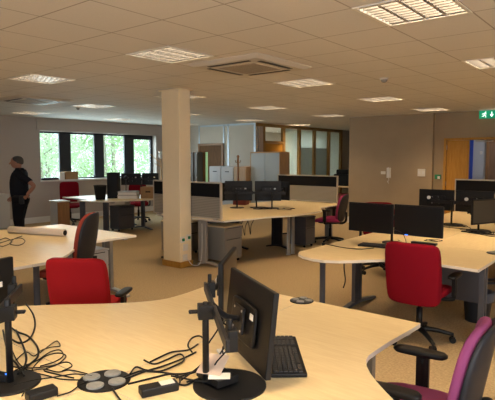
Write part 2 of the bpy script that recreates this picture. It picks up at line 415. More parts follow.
# ---- glazed timber partition
gp = empty('wall_glazed', (0, 0, 0)); struct(gp)
tf = MB(); ht = CE-.09
Yg = [11.55, 11.90, 12.78, 13.66, 14.60, 15.58, 16.50]
tf.bb(XG-.05, XG+.05, Y5, 16.6, ht, CE); tf.bb(XG-.05, XG+.05, Y5+.15, 11.93, 0, .1)
for k, y in enumerate((11.90, 12.92, 13.80, 14.72, 15.68, 16.54)):
    tf.bb(XG-.05, XG+.05, y-.055, y+.055, 0, ht)
tf.bb(XG-.05, XG+.05, 12.92, 16.54, 0, .12); tf.bb(XG-.05, XG+.05, 11.9, 12.92, 2.06, 2.12)
M['oak_frame'] = wood('oak_frame', (.30, .17, .055), (.37, .22, .075), scale=(14, 14, 1.2), rough=.4)
tf.build('timber_frame', 'oak_frame', gp, .004)
MB().bb(XG-.05, XG+.05, Y5+.15, 11.845, .1, ht).build('infill_panel', 'left_paint', gp)
for a, b_ in ((12.975, 13.745), (13.855, 14.665), (14.775, 15.625), (15.735, 16.485)):
    MB().bb(XG-.005, XG+.005, a, b_, .12, ht).build('pane', 'glass_part', gp)
MB().bb(XG-.005, XG+.005, 11.955, 12.865, 2.12, ht).build('pane', 'glass_part', gp)
bi = 0
for a, b_, m_, z0 in ((12.975, 13.745, 'blind', .12), (13.855, 14.665, 'blind', 1.95), (13.855, 14.665, 'blind_dark', .75), (14.775, 15.625, 'blind', 1.95), (14.775, 15.625, 'blind_dark', .75), (15.735, 16.485, 'blind', .12)):
    MB().bb(XG-.05, XG-.03, a+.01, b_-.01, z0, ht-.01 if m_ == 'blind' else 1.95).build('blind', m_, gp)
d = empty('door_4', (0, 0, 0)); struct(d)
MB().bb(XG-.02, XG+.025, 11.96, 12.86, .01, 2.055).build('leaf', 'oak', d, .003)
MB().cyl((XG+.02, 12.76, 1.02), (XG+.07, 12.76, 1.02), .012).cyl((XG+.07, 12.76, 1.02), (XG+.07, 12.63, 1.02), .01).build('handle', 'silver', d)
struct(MB().bb(XG-.05, XG+.05, 16.6, YF, 0, 2.95).build('wall_corner', 'cream_paint'))
area('office_fill', (-10.6, 14.3, CE-.1), (1.2, 1.2), 170, (.90, .95, 1), (0, 0, -1))  # unseen light added behind the blinds to brighten the glazed partition
struct(MB().bb(X0-.3, X0, 11.65, YF, 0, 2.95).build('wall_office', 'cream_paint'))

# ------------------------------------------------------------------ pillar
px0, px1, py0, py1 = -5.80, -5.43, 5.135, 5.365
p = tag(empty('pillar', ((px0+px1)/2, (py0+py1)/2, 0)), 'tall square cream pillar with oak skirting standing between the desks', 'pillar')
hx, hy = (px1-px0)/2, (py1-py0)/2
MB().bb(-hx, hx, -hy, hy, 0, CE).build('shaft', 'pillar_paint', p, .006)
s_ = MB(); e = .016
s_.bb(-hx-e, hx+e, -hy-e, -hy, 0, .09).bb(-hx-e, hx+e, hy, hy+e, 0, .09).bb(-hx-e, -hx, -hy, hy, 0, .09).bb(hx, hx+e, -hy, hy, 0, .09)
s_.build('skirting', 'oak', p, .003)
MB().bb(-hx-.03, hx+.03, -hy-.03, hy+.03, CE-.015, CE-.001).build('ceiling_trim', 'pillar_paint', p)
# outlets on the right face of the pillar
def outlet(name, y, z, wd, h, label, sock=None):
    o = tag(empty(name, (px1, y, z)), label, 'wall socket')
    MB().bb(0, .012, -wd/2, wd/2, -h/2, h/2).build('plate', 'white_pl', o, .002)
    if sock: MB().bb(.012, .03, -.018, .018, -.02, .02).build('switch', sock, o)
    return o
outlet('fused_switch', 5.18, .42, .09, .09, 'upper left white switch plate with green rocker on the pillar', 'green')
outlet('fused_switch', 5.30, .44, .09, .09, 'upper right white switch plate with green rocker on the pillar', 'green')
outlet('blank_plate', 5.235, .30, .10, .10, 'blank white cover plate below the green switches on the pillar')
o = outlet('data_socket', 5.225, .15, .09, .09, 'low white socket on the pillar with a pale cable plugged in', None)
c = MB().tube([(px1+.02, 5.225, .15), (px1+.05, 5.25, .11), (px1+.06, 5.32, .03), (px1+.10, 5.42, .02), (px1+.12, 5.46, .16), (px1+.12, 5.47, .42), (px1+.12, 5.47, .64)], .006).build('power_cable', 'white_pl')
tag(c, 'pale power cable looping from the pillar socket up under the desk', 'cable')

# ------------------------------------------------------------------ ceiling lights, air conditioners, detectors
lp_names = {}
def make_light():
    r = empty('ceiling_light', (0, 0, CE))
    f = MB(); a, b_ = .3, .275
    f.bb(-a, a, -a, -b_, -.006, .01).bb(-a, a, b_, a, -.006, .01).bb(-a, -b_, -b_, b_, -.006, .01).bb(b_, a, -b_, b_, -.006, .01)
    f.build('frame', 'lamp_frame', r)
    h = MB(); h.bb(-b_-.005, -b_, -b_, b_, 0, .10).bb(b_, b_+.005, -b_, b_, 0, .10).bb(-b_, b_, -b_-.005, -b_, 0, .10).bb(-b_, b_, b_, b_+.005, 0, .10).bb(-b_-.005, b_+.005, -b_-.005, b_+.005, .10, .105)
    h.build('housing', 'lamp_frame', r)
    lv = MB(); n = 9
    def blade(x0, y0, x1, y1, z0, z1, w0, w1):      # V-shaped fin, wide at the bottom
        dx, dy = x1-x0, y1-y0; L = math.hypot(dx, dy); nx_, ny_ = -dy/L, dx/L
        lv.add([(x0-nx_*w0, y0-ny_*w0, z0), (x0+nx_*w0, y0+ny_*w0, z0), (x0, y0, z1), (x1-nx_*w0, y1-ny_*w0, z0), (x1+nx_*w0, y1+ny_*w0, z0), (x1, y1, z1)],
               [(0, 1, 4, 3), (0, 3, 5, 2), (1, 2, 5, 4)])
    for k in range(n): y = -b_+(k+.5)*2*b_/n; blade(-b_, y, b_, y, .002, .048, .009, 0)
    for k in range(1, 4): x = -b_+k*2*b_/4; blade(x, -b_, x, b_, .0, .055, .012, 0)
    lv.build('louvre', 'louvre', r)
    for k in range(4):
        x = -b_+(k+.5)*2*b_/4
        MB().cyl((x, -.26, .082), (x, .26, .082), .009, n=8).build('tube', 'tube_lamp', r)
    return r
M['tube_lamp'] = emis('fluorescent_tube', (1, .86, .70), 4)
lproto = make_light()
LD = bpy.data.lights.new('lamp_glow', 'AREA'); LD.shape = 'SQUARE'; LD.size = .52; LD.energy = LAMP_W; LD.color = LAMP_COL; LD.spread = R(112)
LD2 = LD.copy(); LD2.energy = LAMP_W*.62
LD3 = LD.copy(); LD3.energy = LAMP_W*.10
for i, (x, y) in enumerate(LP):
    o = lproto if i == 0 else copy_tree(lproto)
    o.location = (x, y, CE)
    lo = bpy.data.objects.new('lamp_glow', LD if x > -5 or y > Y5 else (LD2 if x > -7 else LD3)); col.objects.link(lo); lo.location = (0, 0, .068); lo.parent = o
    lp_names[(round((x+1.65)/.6-.5), round((y-3.14)/.6-.5))] = o
    o['category'] = 'ceiling light'; o['group'] = 'louvred ceiling lights'
    o['label'] = 'louvred fluorescent panel recessed in the ceiling outside the camera view'
LL = {(0, 0): 'largest and nearest louvred ceiling panel, at the top edge right of centre',
      (-4, 0): 'louvred ceiling panel just left of the nearer air conditioner',
      (-8, 0): 'louvred ceiling panel alone at the left, above the standing person',
      (0, 4): 'louvred ceiling panel cut by the right edge of the photo',
      (-4, 4): 'louvred ceiling panel right of the pillar, beyond the nearer air conditioner',
      (-8, 4): 'louvred ceiling panel touching the right side of the pillar top',
      (-12, 4): 'louvred ceiling panel right of the far air conditioner, left of the pillar',
      (-4, 8): 'louvred ceiling panel below the round detector',
      (-8, 8): 'louvred ceiling panel between the pillar and the brown wall, second row behind',
      (-12, 8): 'small louvred ceiling panel mostly hidden just behind the pillar',
      (-16, 4): 'thin louvred ceiling panel at the far left, near the window wall',
      (-16, 8): 'thin louvred ceiling panel over the middle windows',
      (-4, 12): 'louvred ceiling panel against the top of the brown wall',
      (-8, 12): 'louvred ceiling panel in front of the glazed timber partition',
      (-12, 12): 'thin louvred ceiling panel over the filing cabinets',
      (-8, 16): 'louvred ceiling panel partly hidden behind the edge of the brown wall',
      (-4, -4): 'louvred ceiling panel outside the photo'}
for k_, v_ in LL.items():
    if k_ in lp_names: lp_names[k_]['label'] = v_

def make_ac(loc, label):
    r = tag(empty('air_conditioner', (loc[0], loc[1], CE)), label, 'air conditioner', 'ceiling cassettes')
    h = .485
    p_ = MB(); vs = [(-h, -h, -.005), (h, -h, -.005), (h, h, -.005), (-h, h, -.005), (-h+.06, -h+.06, -.032), (h-.06, -h+.06, -.032), (h-.06, h-.06, -.032), (-h+.06, h-.06, -.032)]
    p_.add(vs, [(0, 1, 5, 4), (1, 2, 6, 5), (2, 3, 7, 6), (3, 0, 4, 7), (4, 5, 6, 7)]); p_.add([(-h, -h, 0), (h, -h, 0), (h, h, 0), (-h, h, 0), (-h, -h, -.005), (h, -h, -.005), (h, h, -.005), (-h, h, -.005)], [(0, 1, 5, 4), (1, 2, 6, 5), (2, 3, 7, 6), (3, 0, 4, 7)])
    p_.build('panel', 'ac', r)
    g = .24
    MB().bb(-g, g, -g, g, -.037, -.028).build('intake_grille', 'ac_grille', r)
    for a in range(4):
        mt = Matrix.Rotation(a*PI/2, 3, 'Z'); q = MB()
        q.box(mt @ Vector((0, .345, -.029)), (.56, .05, .012), mtx=mt); q.build('outlet_slot', 'black', r)
M['ac_grille'] = stripes('ac_grille_slats', (.44, .39, .33), (.26, .23, .19), .02, 0, .6)
make_ac((-3.50, 4.36), 'large square ceiling air conditioner right of the pillar')
make_ac((-8.42, 4.55), 'ceiling air conditioner at the far left above the windows')
def detector(x, y, name, label, s=1):
    r = tag(empty(name, (x, y, CE)), label, 'detector')
    MB().lathe([(.055*s, 0), (.055*s, -.012), (.045*s, -.02)]).build('mount', 'white_pl', r)
    MB().lathe([(.04*s, -.02), (.036*s, -.04), (.02*s, -.055), (.004, -.058)]).build('sensor', 'grey_metal', r)
detector(-2.74, 6.10, 'smoke_detector', 'small round detector on the ceiling above the brown wall')
detector(-8.95, 5.76, 'smoke_detector', 'tiny round detector on the ceiling over the windows, left of the pillar', .8)

# ------------------------------------------------------------------ desks
def ss(t): t = max(0, min(1, t)); return t*t*(3-2*t)
def wave(x0, y0, L, side, ydir, deep=1.38, shallow=.71, end=.75, turn=(1.05, .10), n=26):
    """outline: spine on x0 from y0; side=+1/-1 towards the user; deep at y0, shallow at the other end"""
    pts = [(x0, y0)]
    for i in range(n+1):
        off = L*i/n
        d_ = shallow+(deep-shallow)*ss((turn[0]-off)/(turn[0]-turn[1]))+(end-shallow)*ss((off-1.1)/(L-1.1))
        pts.append((x0+side*d_, y0+ydir*off))
    pts.append((x0, y0+ydir*L))
    return pts
def inset(o, g=.0015):
    cx = sum(p[0] for p in o)/len(o); cy_ = sum(p[1] for p in o)/len(o)
    x0 = min(p[0] for p in o); x1 = max(p[0] for p in o); y0 = min(p[1] for p in o); y1 = max(p[1] for p in o)
    return [(min(max(x, x0+g), x1-g), min(max(y, y0+g), y1-g)) for x, y in o]
def t_leg(parent, x, y, rz, flen=.62, off=0, m='grey_metal', fm='dark_metal', wd=.16, h=.70):
    mt = Matrix.Rotation(rz, 3, 'Z'); c = Vector((x, y, 0))
    q = MB()
    q.box(c+mt @ Vector((-wd/2+.02, 0, .05+(h-.05)/2)), (.04, .045, h-.05), mtx=mt); q.box(c+mt @ Vector((wd/2-.02, 0, .05+(h-.05)/2)), (.04, .045, h-.05), mtx=mt)
    q.box(c+mt @ Vector((0, 0, .05+(h-.05)/2)), (wd-.08, .028, h-.05), mtx=mt)
    q.box(c+mt @ Vector((off, 0, h-.013)), (flen*.9, .05, .025), mtx=mt)
    lg = q.build('leg', m, parent, .003)
    f_ = MB()
    pts = [(-flen/2, .014), (-flen*.36, .030), (-flen*.15, .052), (0, .058), (flen*.15, .052), (flen*.36, .030), (flen/2, .014)]
    vs = []; N = len(pts)
    for i, (u, zt) in enumerate(pts):
        wh = .024+.014*(1-abs(2*u/flen))
        for (vv, zz) in ((-wh, zt-.018 if abs(u) < flen*.45 else 0), (wh, zt-.018 if abs(u) < flen*.45 else 0), (wh, zt+.01), (-wh, zt+.01)): vs.append(c+mt @ Vector((u+off, vv, max(0, zz))))
    fs = [(0, 3, 2, 1), ((N-1)*4, (N-1)*4+1, (N-1)*4+2, (N-1)*4+3)]
    for i in range(N-1):
        for k_ in range(4): fs.append((i*4+k_, i*4+(k_+1) % 4, (i+1)*4+(k_+1) % 4, (i+1)*4+k_))
    f_.add(vs, fs); f_.build('foot', fm, lg, .004)
    return lg
def post_leg(parent, x, y, m='slate', r=.028):
    MB().lathe([(r*1.3, 0), (r*1.3, .01), (r, .02), (r, .703)], (x, y, 0), 16).build('leg', m, parent)
TOPZ = .73
def desk(label, outline, legs=(), posts=(), grain='beech', tray=None, name='desk', group=None, slate=None):
    cx = sum(p[0] for p in outline)/len(outline); cy_ = sum(p[1] for p in outline)/len(outline)
    r = tag(empty(name, (cx, cy_, 0)), label, 'desk', group)
    ol = [(x-cx, y-cy_) for x, y in inset(outline)]
    t = MB().prism(ol, TOPZ-.025, TOPZ).build('desktop', grain, r, .002)
    t.data.materials.append(M['edge'])
    for pl in t.data.polygons:
        if abs(pl.normal.z) < .5: pl.material_index = 1
    for g in legs: t_leg(r, g[0]-cx, g[1]-cy_, g[2], **(g[3] if len(g) > 3 else {}))
    for x, y, *mm in posts: post_leg(r, x-cx, y-cy_, *(mm or ()))
    if tray:
        (a, b_), (c_, d_) = tray
        L = math.hypot(c_-a, d_-b_); rz = math.atan2(d_-b_, c_-a)
        MB().box(((a+c_)/2-cx, (b_+d_)/2-cy_, .655), (L, .10, .05), rz).build('cable_tray', 'slate', r)
    return r
GA, GC, GD, GB, GE = ('wave desks of the nearest cluster', 'wave desks of the left cluster', 'desks of the cluster behind the pillar', 'desks of the right cluster', 'desks of the window cluster')
HP = PI/2
sx, sY = -1.70, 1.15
desk('wave-fronted maple desk in the foreground with the keyboard, purple chair at it', wave(sx, sY, 1.55, 1, 1, end=.73, turn=(.97, .14)), [(-1.28, 2.62, 0)], [(-.62, 1.30)], tray=((-1.66+.1, 1.4), (-1.56, 2.5)), group=GA)
desk('wave-fronted foreground maple desk, its curved edge before the bright red chair', wave(sx, sY, 1.55, -1, 1), [(-2.12, 2.62, 0)], [(-2.8, 1.32)], group=GA)
desk('near wave-fronted maple desk at the bottom left corner of the photo, cable mess on it', wave(sx, sY, 1.55, -1, -1), [(-2.12, -.32, 0)], group=GA)
desk('wave-fronted maple desk along the bottom edge of the photo in front of the camera', wave(sx, sY, 1.55, 1, -1, deep=1.30), [(-1.28, -.32, 0)], group=GA)
sx, sY = -5.5, 2.15
dp = dict(deep=1.42, shallow=.79, end=.80)
desk('maple desk of the left cluster with window glare, rust chair at it', wave(sx, sY, 1.6, 1, 1, **dp), [(-5.14, 3.66, 0, dict(fm='silver', off=.08))], [(-4.30, 2.30)], group=GC)
desk('maple desk of the left cluster on its far side, in front of the standing person', wave(sx, sY, 1.6, -1, 1, **dp), [(-5.95, 3.66, 0)], group=GC)
desk('maple desk of the left cluster cut by the left edge of the photo', wave(sx, sY, 1.6, 1, -1, **dp), [(-5.05, .7, 0)], group=GC)
sx = -5.45
dd = dict(deep=1.03, turn=(1.0, .35))
desk('maple desk right of the pillar at the near end of the middle cluster', wave(sx, 7.05, 1.66, 1, -1, shallow=.81, end=.66, **dd), [(-5.34, 5.52, 0, dict(flen=.48, fm='silver', m='silver', wd=.16, off=.14))], [(-4.78, 7.0, 'silver')], grain='beech_y', tray=((-5.3, 5.6), (-5.3, 6.8)), group=GD)
desk('maple desk at the far end of the middle cluster by the magenta chair', wave(sx, 7.05, 1.85, 1, 1, shallow=.69, end=.62, **dd), [(-5.05, 8.80, 0), (-5.32, 7.42, 0, dict(m='dark_metal', fm='dark_metal', wd=.22, flen=.5, off=.02))], [(-4.78, 7.13, 'silver')], grain='beech_y', group=GD)
desk('maple desk on the hidden side of the middle cluster right behind the pillar', wave(sx, 7.05, 1.66, -1, -1, shallow=.81, end=.81, **dd), [(-5.9, 5.50, 0, dict(flen=.7)), (-5.93, 6.95, 0, dict(m='dark_metal', wd=.2))], grain='beech_y', group=GD)
desk('maple desk on the hidden side of the middle cluster under the far desk screen', wave(sx, 7.05, 1.85, -1, 1, shallow=.81, end=.81, **dd), [(-5.9, 8.80, 0)], grain='beech_y', group=GD)
b1 = [(-2.65, 5.2), (-2.65, 4.06), (-2.60, 3.97), (-2.50, 3.89), (-2.38, 3.85), (-2.26, 3.855), (-2.14, 3.92), (-2.04, 4.02), (-1.96, 4.12), (-1.87, 4.22), (-1.75, 4.30), (-1.60, 4.335), (-1.42, 4.335), (-1.09, 4.31), (-1.09, 5.2)]
desk('maple desk with rounded tip at the near end of the right cluster', b1, [(-2.52, 5.02, HP, dict(flen=.9, m='slate', fm='slate')), (-1.17, 4.78, HP, dict(flen=.8, m='slate', fm='slate', wd=.12))], [(-2.47, 4.20)], tray=((-2.4, 5.0), (-1.3, 5.0)), group=GB)
B = [(-2.65, -1.83, 5.2, 7.05, 'maple desk of the right cluster, left column behind the two dark screens'), (-2.65, -1.83, 7.05, 8.86, 'maple desk at the far left of the right cluster, before the tall dark screen'),
     (-1.83, -1.0, 5.2, 7.05, 'maple desk of the right cluster carrying the screen that faces sideways'), (-1.83, -1.0, 7.05, 8.86, 'maple desk at the far right of the right cluster, cut by the photo edge')]
for a, b_, c_, d_, lb in B:
    ex = -2.52 if a < -2 else -1.13
    mm = dict(flen=.62, m='slate', fm='slate')
    desk(lb, [(a, c_), (b_, c_), (b_, d_), (a, d_)], [((a+b_)/2, d_-.12, 0, mm)] + ([((a+b_)/2, c_+.12, 0, mm)] if c_ > 6 else []), grain='beech_y', group=GB)
for o_ in list(col.objects):  # added dark panels stand in for the deep shade under the right cluster
    if o_.name.startswith('desk') and o_.get('group') == GB:
        if 'rounded tip' in o_['label']: MB().bb(-1.72-o_.location.x, -1.22-o_.location.x, 5.10-o_.location.y, 5.12-o_.location.y, .24, .70).build('shade_panel', 'slate', o_)
        elif 'left column' in o_['label'] or 'carrying' in o_['label']:
            x_ = -1.86 if 'left' in o_['label'] else -1.80
            MB().bb(x_-.01-o_.location.x, x_+.01-o_.location.x, 5.3-o_.location.y, 6.95-o_.location.y, .24, .70).build('shade_panel', 'slate', o_)
eR = [(-9.55, 6.07), (-9.1, 6.16), (-8.82, 6.32), (-8.74, 6.55), (-8.62, 6.9), (-8.56, 7.25), (-8.60, 7.6), (-8.7, 7.95), (-9.4, 7.95), (-9.4, 6.5), (-9.55, 6.5)]
desk('maple desk near end of the window cluster, with bin and tower on it', [(-9.55, 6.07), (-9.1, 6.16), (-8.82, 6.32), (-8.74, 6.55), (-8.62, 6.9), (-8.56, 7.25), (-8.60, 7.6), (-8.7, 7.95), (-9.55, 7.95)], [(-9.15, 6.5, 0, dict(m='slate', fm='slate')), (-9.15, 7.5, 0, dict(m='slate', fm='slate', wd=.1))], grain='beech_y', group=GE)
desk('maple desk of the window cluster nearest the window, red chair behind', [(-10.6, 6.36), (-9.55, 6.36), (-9.55, 7.95), (-10.45, 7.95), (-10.5, 7.2)], [(-10.1, 6.55, 0, dict(m='slate', fm='slate')), (-10.1, 7.8, 0)], grain='beech_y', group=GE)
desk('maple desk at the far end of the window cluster under the pair of monitors', [(-9.55, 7.95), (-8.7, 7.95), (-8.7, 9.6), (-9.55, 9.6)], [(-9.1, 8.3, 0, dict(m='black', fm='black')), (-9.1, 9.5, 0)], grain='beech_y', group=GE)

# round cable ports
def port(x, y, label, r=.105, half=False):
    o = tag(empty('cable_port', (x, y, TOPZ)), label, 'cable port', 'round desk cable ports')
    MB().lathe([(r, 0), (r, .003), (r-.006, .005)], n=28).build('rim', 'black', o)
    for a in range(4):
        an = a*HP+R(20)
        MB().lathe([(.034*r/.105, .004), (.034*r/.105, .010), (.031*r/.105, .012), (.026*r/.105, .010), (.004, .010)], (math.cos(an)*.060*r/.105, math.sin(an)*.060*r/.105, 0), 18).build('lid', 'disc_grey', o)
port(-1.70, 1.18, 'round black cable port with four grey lids in the foreground desks')
port(-1.71, 2.655, 'round cable port at the far edge of the foreground desk', r=.075)
port(-1.14, 5.17, 'round cable port near the right edge of the right cluster')
port(-5.45, 7.05, 'round cable port in the middle cluster of desks')

# ------------------------------------------------------------------ desk screens
def desk_screen(x0, x1, y, label):
    L = x1-x0; r = tag(empty('desk_screen', ((x0+x1)/2, y, TOPZ)), label, 'desk screen', 'low desk divider screens')
    MB().bb(-L/2+.015, L/2-.015, -.014, .014, .025, .325).build('lower_panel', 'screen_fabric', r)
    MB().bb(-L/2+.015, L/2-.015, -.013, .013, .325, .525).build('upper_panel', 'fabric_black', r)
    t = MB(); t.bb(-L/2, -L/2+.018, -.02, .02, .01, .545).bb(L/2-.018, L/2, -.02, .02, .01, .545).bb(-L/2+.018, L/2-.018, -.02, .02, .525, .545).bb(-L/2+.018, L/2-.018, -.02, .02, .01, .025)
    t.build('trim', 'screen_trim', r)
    q = MB()
    for s_ in (-1, 1): q.bb(s_*(L/2-.12)-.03, s_*(L/2-.12)+.03, -.02, .02, 0, .012)
    q.build('clamp', 'silver', r)
desk_screen(-6.32, -4.86, 5.412, 'grey and black desk screen at the near end, passing behind the pillar')
desk_screen(-6.34, -4.90, 8.93 - .06, 'grey and black desk screen at the far end, behind the magenta chair')
desk_screen(-2.66, -1.06, 8.83, 'black topped desk screen in front of the oak door')

# ------------------------------------------------------------------ office chairs
def make_chair(kind, label, fab, shell, loc, rz, arms=True, group=None, star=0.2, tall=.50, arm_h=.66, back_w=.46, upholst=False, zb=None, aw=.285):
    """local: faces +X"""
    r = tag(empty('office_chair', (loc[0], loc[1], 0), rz), label, 'chair', group)
    MB().pad((.02, 0, .465), (.50, .49, .085), p=4, n=8, fn=lambda v: (v.x, v.y, v.z-.03*max(0, v.x/.25)**2+.012*(v.y/.25)**2)).build('seat', fab, r)
    MB().pad((.0, 0, .415), (.40, .38, .03), p=6, n=4).build('seat_pan', 'black', r)
    zc = zb+.07 if zb else .62+tall/2
    pw = 8 if upholst else 4.0
    def bf(v):
        t = (v.z)/(tall/2)
        return (v.x-.045*t-.03*t*t*(1 if t > 0 else -1)*0 + .05*(v.y/.24)**2, v.y*((1-.03*max(0, t)**2-.03*max(0, -t)) if upholst else (1-.22*max(0, t)**2-.12*max(0, -t))), v.z)
    bx = -.245
    bk = MB().pad((bx, 0, zc-.07), (.065 if not upholst else .085, back_w, tall), p=pw, n=10, fn=bf).build('backrest', fab, r)
    if not upholst:
        MB().pad((bx-.036, 0, zc-.075), (.034, back_w*1.03, tall*1.02), p=pw, n=10, fn=bf).build('back_shell', shell, bk)
    q = MB(); q.tube([(-.08, 0, .42), (-.13, 0, .405), (-.165, 0, .43), (-.185, 0, .52)] if upholst else [(-.08, 0, .42), (-.22, 0, .405), (-.30, 0, .46), (-.305, 0, .62)], .022, 8, 5); q.build('back_bar', 'black', r)
    if arms:
        for s_ in (-1, 1):
            a = MB(); y = s_*aw
            a.tube([(0.0, s_*.16, .41), (.02, s_*(aw-.015), .415), (.02, y, .46), (.02, y, arm_h-.02)], .018, 8, 4); a.box((.02, y, (arm_h+.44)/2), (.06, .028, arm_h-.46))
            ar = a.build('armrest', 'black', r)
            MB().pad((.035, y, arm_h), (.26, .075, .032), p=4, n=5).build('arm_pad', 'black', ar)
    MB().lathe([(.028, .10), (.028, .30), (.018, .30), (.018, .42)]).build('gas_lift', 'black', r)
    for k_ in range(5):
        an = star+k_*2*PI/5; ca, sa = math.cos(an), math.sin(an)
        lg = MB().tube([(ca*.02, sa*.02, .115), (ca*.15, sa*.15, .105), (ca*.29, sa*.29, .075)], [.026, .016], 8, 3).build('leg', 'black', r)
        w_ = MB(); nx_, ny_ = -sa, ca
        for t in (-1, 1): w_.cyl((ca*.285+nx_*t*.008, sa*.285+ny_*t*.008, .028), (ca*.285+nx_*t*.024, sa*.285+ny_*t*.024, .028), .027, n=12)
        w_.cyl((ca*.285, sa*.285, .03), (ca*.285, sa*.285, .075), .009)
        w_.build('caster', 'black', lg)
    if kind == 'lever': MB().tube([(0, -.1, .40), (.0, -.24, .39), (.0, -.28, .385)], .006).build('lever', 'black', r)
    return r
GCh = 'office swivel chairs'
make_chair('x', 'dark red swivel chair seen from behind at the rounded tip of the right cluster', 'crimson', 'crimson', (-1.60, 4.41), R(92), group=GCh, upholst=True, back_w=.47, tall=.54, star=.1, zb=.645, arm_h=.62)
make_chair('x', 'bright red swivel chair at left, its backrest rising behind the foreground desk', 'red', 'red', (-3.47, 2.30), R(122), group=GCh, upholst=True, back_w=.47, tall=.50, star=.5, zb=.64, arm_h=.565, aw=.265)
make_chair('lever', 'purple swivel chair with dark shell at the bottom right corner, seen from the side', 'purple', 'shell', (-.815, 2.20), R(186), group=GCh, tall=.50, zb=.70, back_w=.43, star=.3, arm_h=.67, aw=.245)
make_chair('lever', 'rust fabric chair with a dark shell back at the left cluster with the paper roll', 'orange', 'shell', (-4.73, 2.86), R(215), group=GCh, star=.9, tall=.54, zb=.80)
make_chair('lever', 'magenta swivel chair with dark shell at the far end of the middle cluster', 'magenta', 'shell', (-4.80, 8.42), R(192), group=GCh, star=.2, zb=.70)
make_chair('x', 'crimson chair standing left of the window cluster beneath the sill', 'crimson', 'crimson', (-11.22, 6.93), R(-30), arms=False, group=GCh, upholst=True, star=.2, tall=.5, zb=.78)
make_chair('x', 'crimson chair behind the pair of monitors at the window cluster', 'crimson', 'crimson', (-10.30, 8.30), R(-35), group=GCh, upholst=True, star=.6, zb=.70)
make_chair('x', 'crimson chair mostly hidden behind the two dark screens of the right cluster', 'crimson', 'crimson', (-3.02, 6.72), R(-55), group=GCh, upholst=True, star=.2, tall=.48, zb=.74)

# ------------------------------------------------------------------ monitors and their stands
def make_monitor(p0, p1, z0, h, label, group, sticker=True, led=False, back=True, tilt=0, arm=None, scr='screen', rnd=False):
    """p0->p1 runs along the width; the screen faces the left-hand normal of p0->p1"""
    a, b_ = Vector((*p0, 0)), Vector((*p1, 0)); dv = b_-a; wd = dv.length; mid = (a+b_)/2
    rz = math.atan2(dv.y, dv.x)
    r = tag(empty('monitor', (mid.x, mid.y, z0+h/2), rz), label, 'monitor', group); r.rotation_euler = (tilt, 0, rz)
    MB().bb(-wd/2, wd/2, -.012, .012, -h/2, h/2).build('casing', 'black', r, .005)
    MB().bb(-wd/2+.014, wd/2-.014, .0115, .0135, -h/2+.02, h/2-.014).build('screen', scr, r)
    if back:
        MB().pad((0, -.024, -.01), (wd*.55, .016, h*.5), p=7, n=6).build('rear_cover', 'black', r)
        q = MB().bb(-.055, .055, -.052, -.04, -.055, .055); q.build('mount_plate', 'dark_metal', r, .003)
        s_ = MB()
        for i in (-1, 1):
            for j in (-1, 1): s_.cyl((i*.042, -.05, j*.042), (i*.042, -.055, j*.042), .005, n=8)
        s_.build('screw', 'silver', r)
    if rnd:
        MB().cyl((-.09, -.040, .03), (-.09, -.0525, .03), .024, n=18).build('sticker', 'sticker', r)
    elif sticker:
        MB().bb(wd*.22, wd*.22+.034, -.0445, -.0425, .03, .055).build('sticker', 'sticker', r)
    if arm:
        v = Matrix.Rotation(-rz, 3, 'Z') @ (Vector(arm)-Vector((mid.x, mid.y, z0+h/2)))
        MB().tube([v, (v.x*.5, (v.y-.05)*.5, v.z*.3), (0, -.05, 0)], .013, 8, 4).build('support_arm', 'dark_metal', r)
    if led: MB().bb(wd*.2, wd*.2+.03, .0125, .0145, -h/2+.004, -h/2+.010).build('power_light', 'blue_led', r)
    return r
def make_stand(loc, rz, label, z_bar=1.03, span=.62, base=.14, post=None, boff=(0, 0), pr_=.013):
    r = tag(empty('monitor_stand', (loc[0], loc[1], TOPZ), rz), label, 'monitor stand', 'monitor stands')
    MB().lathe([(base, 0), (base, .006), (base-.004, .009)], (boff[0], boff[1], 0), n=40).build('base', 'black', r, 0)
    hp = (post or z_bar+.04)-TOPZ
    MB().lathe([(pr_, .008), (pr_, hp), (pr_*.8, hp+.006)], n=14).build('pole', 'black', r)
    q = MB().box((0, .0, z_bar-TOPZ), (.055, .06, .055)); q.cyl((0, -.03, z_bar-TOPZ), (0, -.06, z_bar-TOPZ), .008); q.cyl((-.012, -.06, z_bar-TOPZ), (.012, -.06, z_bar-TOPZ), .006)
    q.build('clamp', 'black', r, .003)
    MB().box((0, .035, z_bar-TOPZ), (span, .014, .042)).build('cross_bar', 'dark_metal', r, .003)
    for s_ in (-1, 1):
        k_ = MB().box((s_*(span/2-.06), .058, z_bar-TOPZ), (.05, .032, .07)); k_.cyl((s_*(span/2-.06), .05, z_bar-TOPZ+.03), (s_*(span/2-.06), .05, z_bar-TOPZ+.07), .009)
        k_.build('bracket', 'black', r, .003)
    return r
GM = 'black desktop monitors'
# foreground right pair (wrapped around the purple chair's place)
make_monitor((-1.55, 1.78), (-1.115, 1.530), .775, .34, 'big black monitor seen from behind in the foreground, keyboard beside it', GM, arm=(-1.345, 1.43, 1.03), tilt=R(-6))
make_monitor((-1.895, 2.222), (-1.635, 1.81), .80, .315, 'black monitor seen edge-on behind the big foreground monitor', GM, arm=(-1.58, 1.67, 1.03))
make_stand((-1.355, 1.412), R(-41), 'black monitor stand with round base in the foreground, papers on its base', z_bar=1.03, span=.78, post=1.06, base=.145, boff=(.02, .092))
# foreground left pair
make_monitor((-2.34, .744), (-2.434, 1.18), .84, .31, 'black monitor cut by the left edge of the photo, above the cable mess', GM)
make_stand((-1.97, .93), R(141), 'black monitor stand cut by the left edge of the photo', z_bar=1.02, span=.80, base=.115, post=1.07)

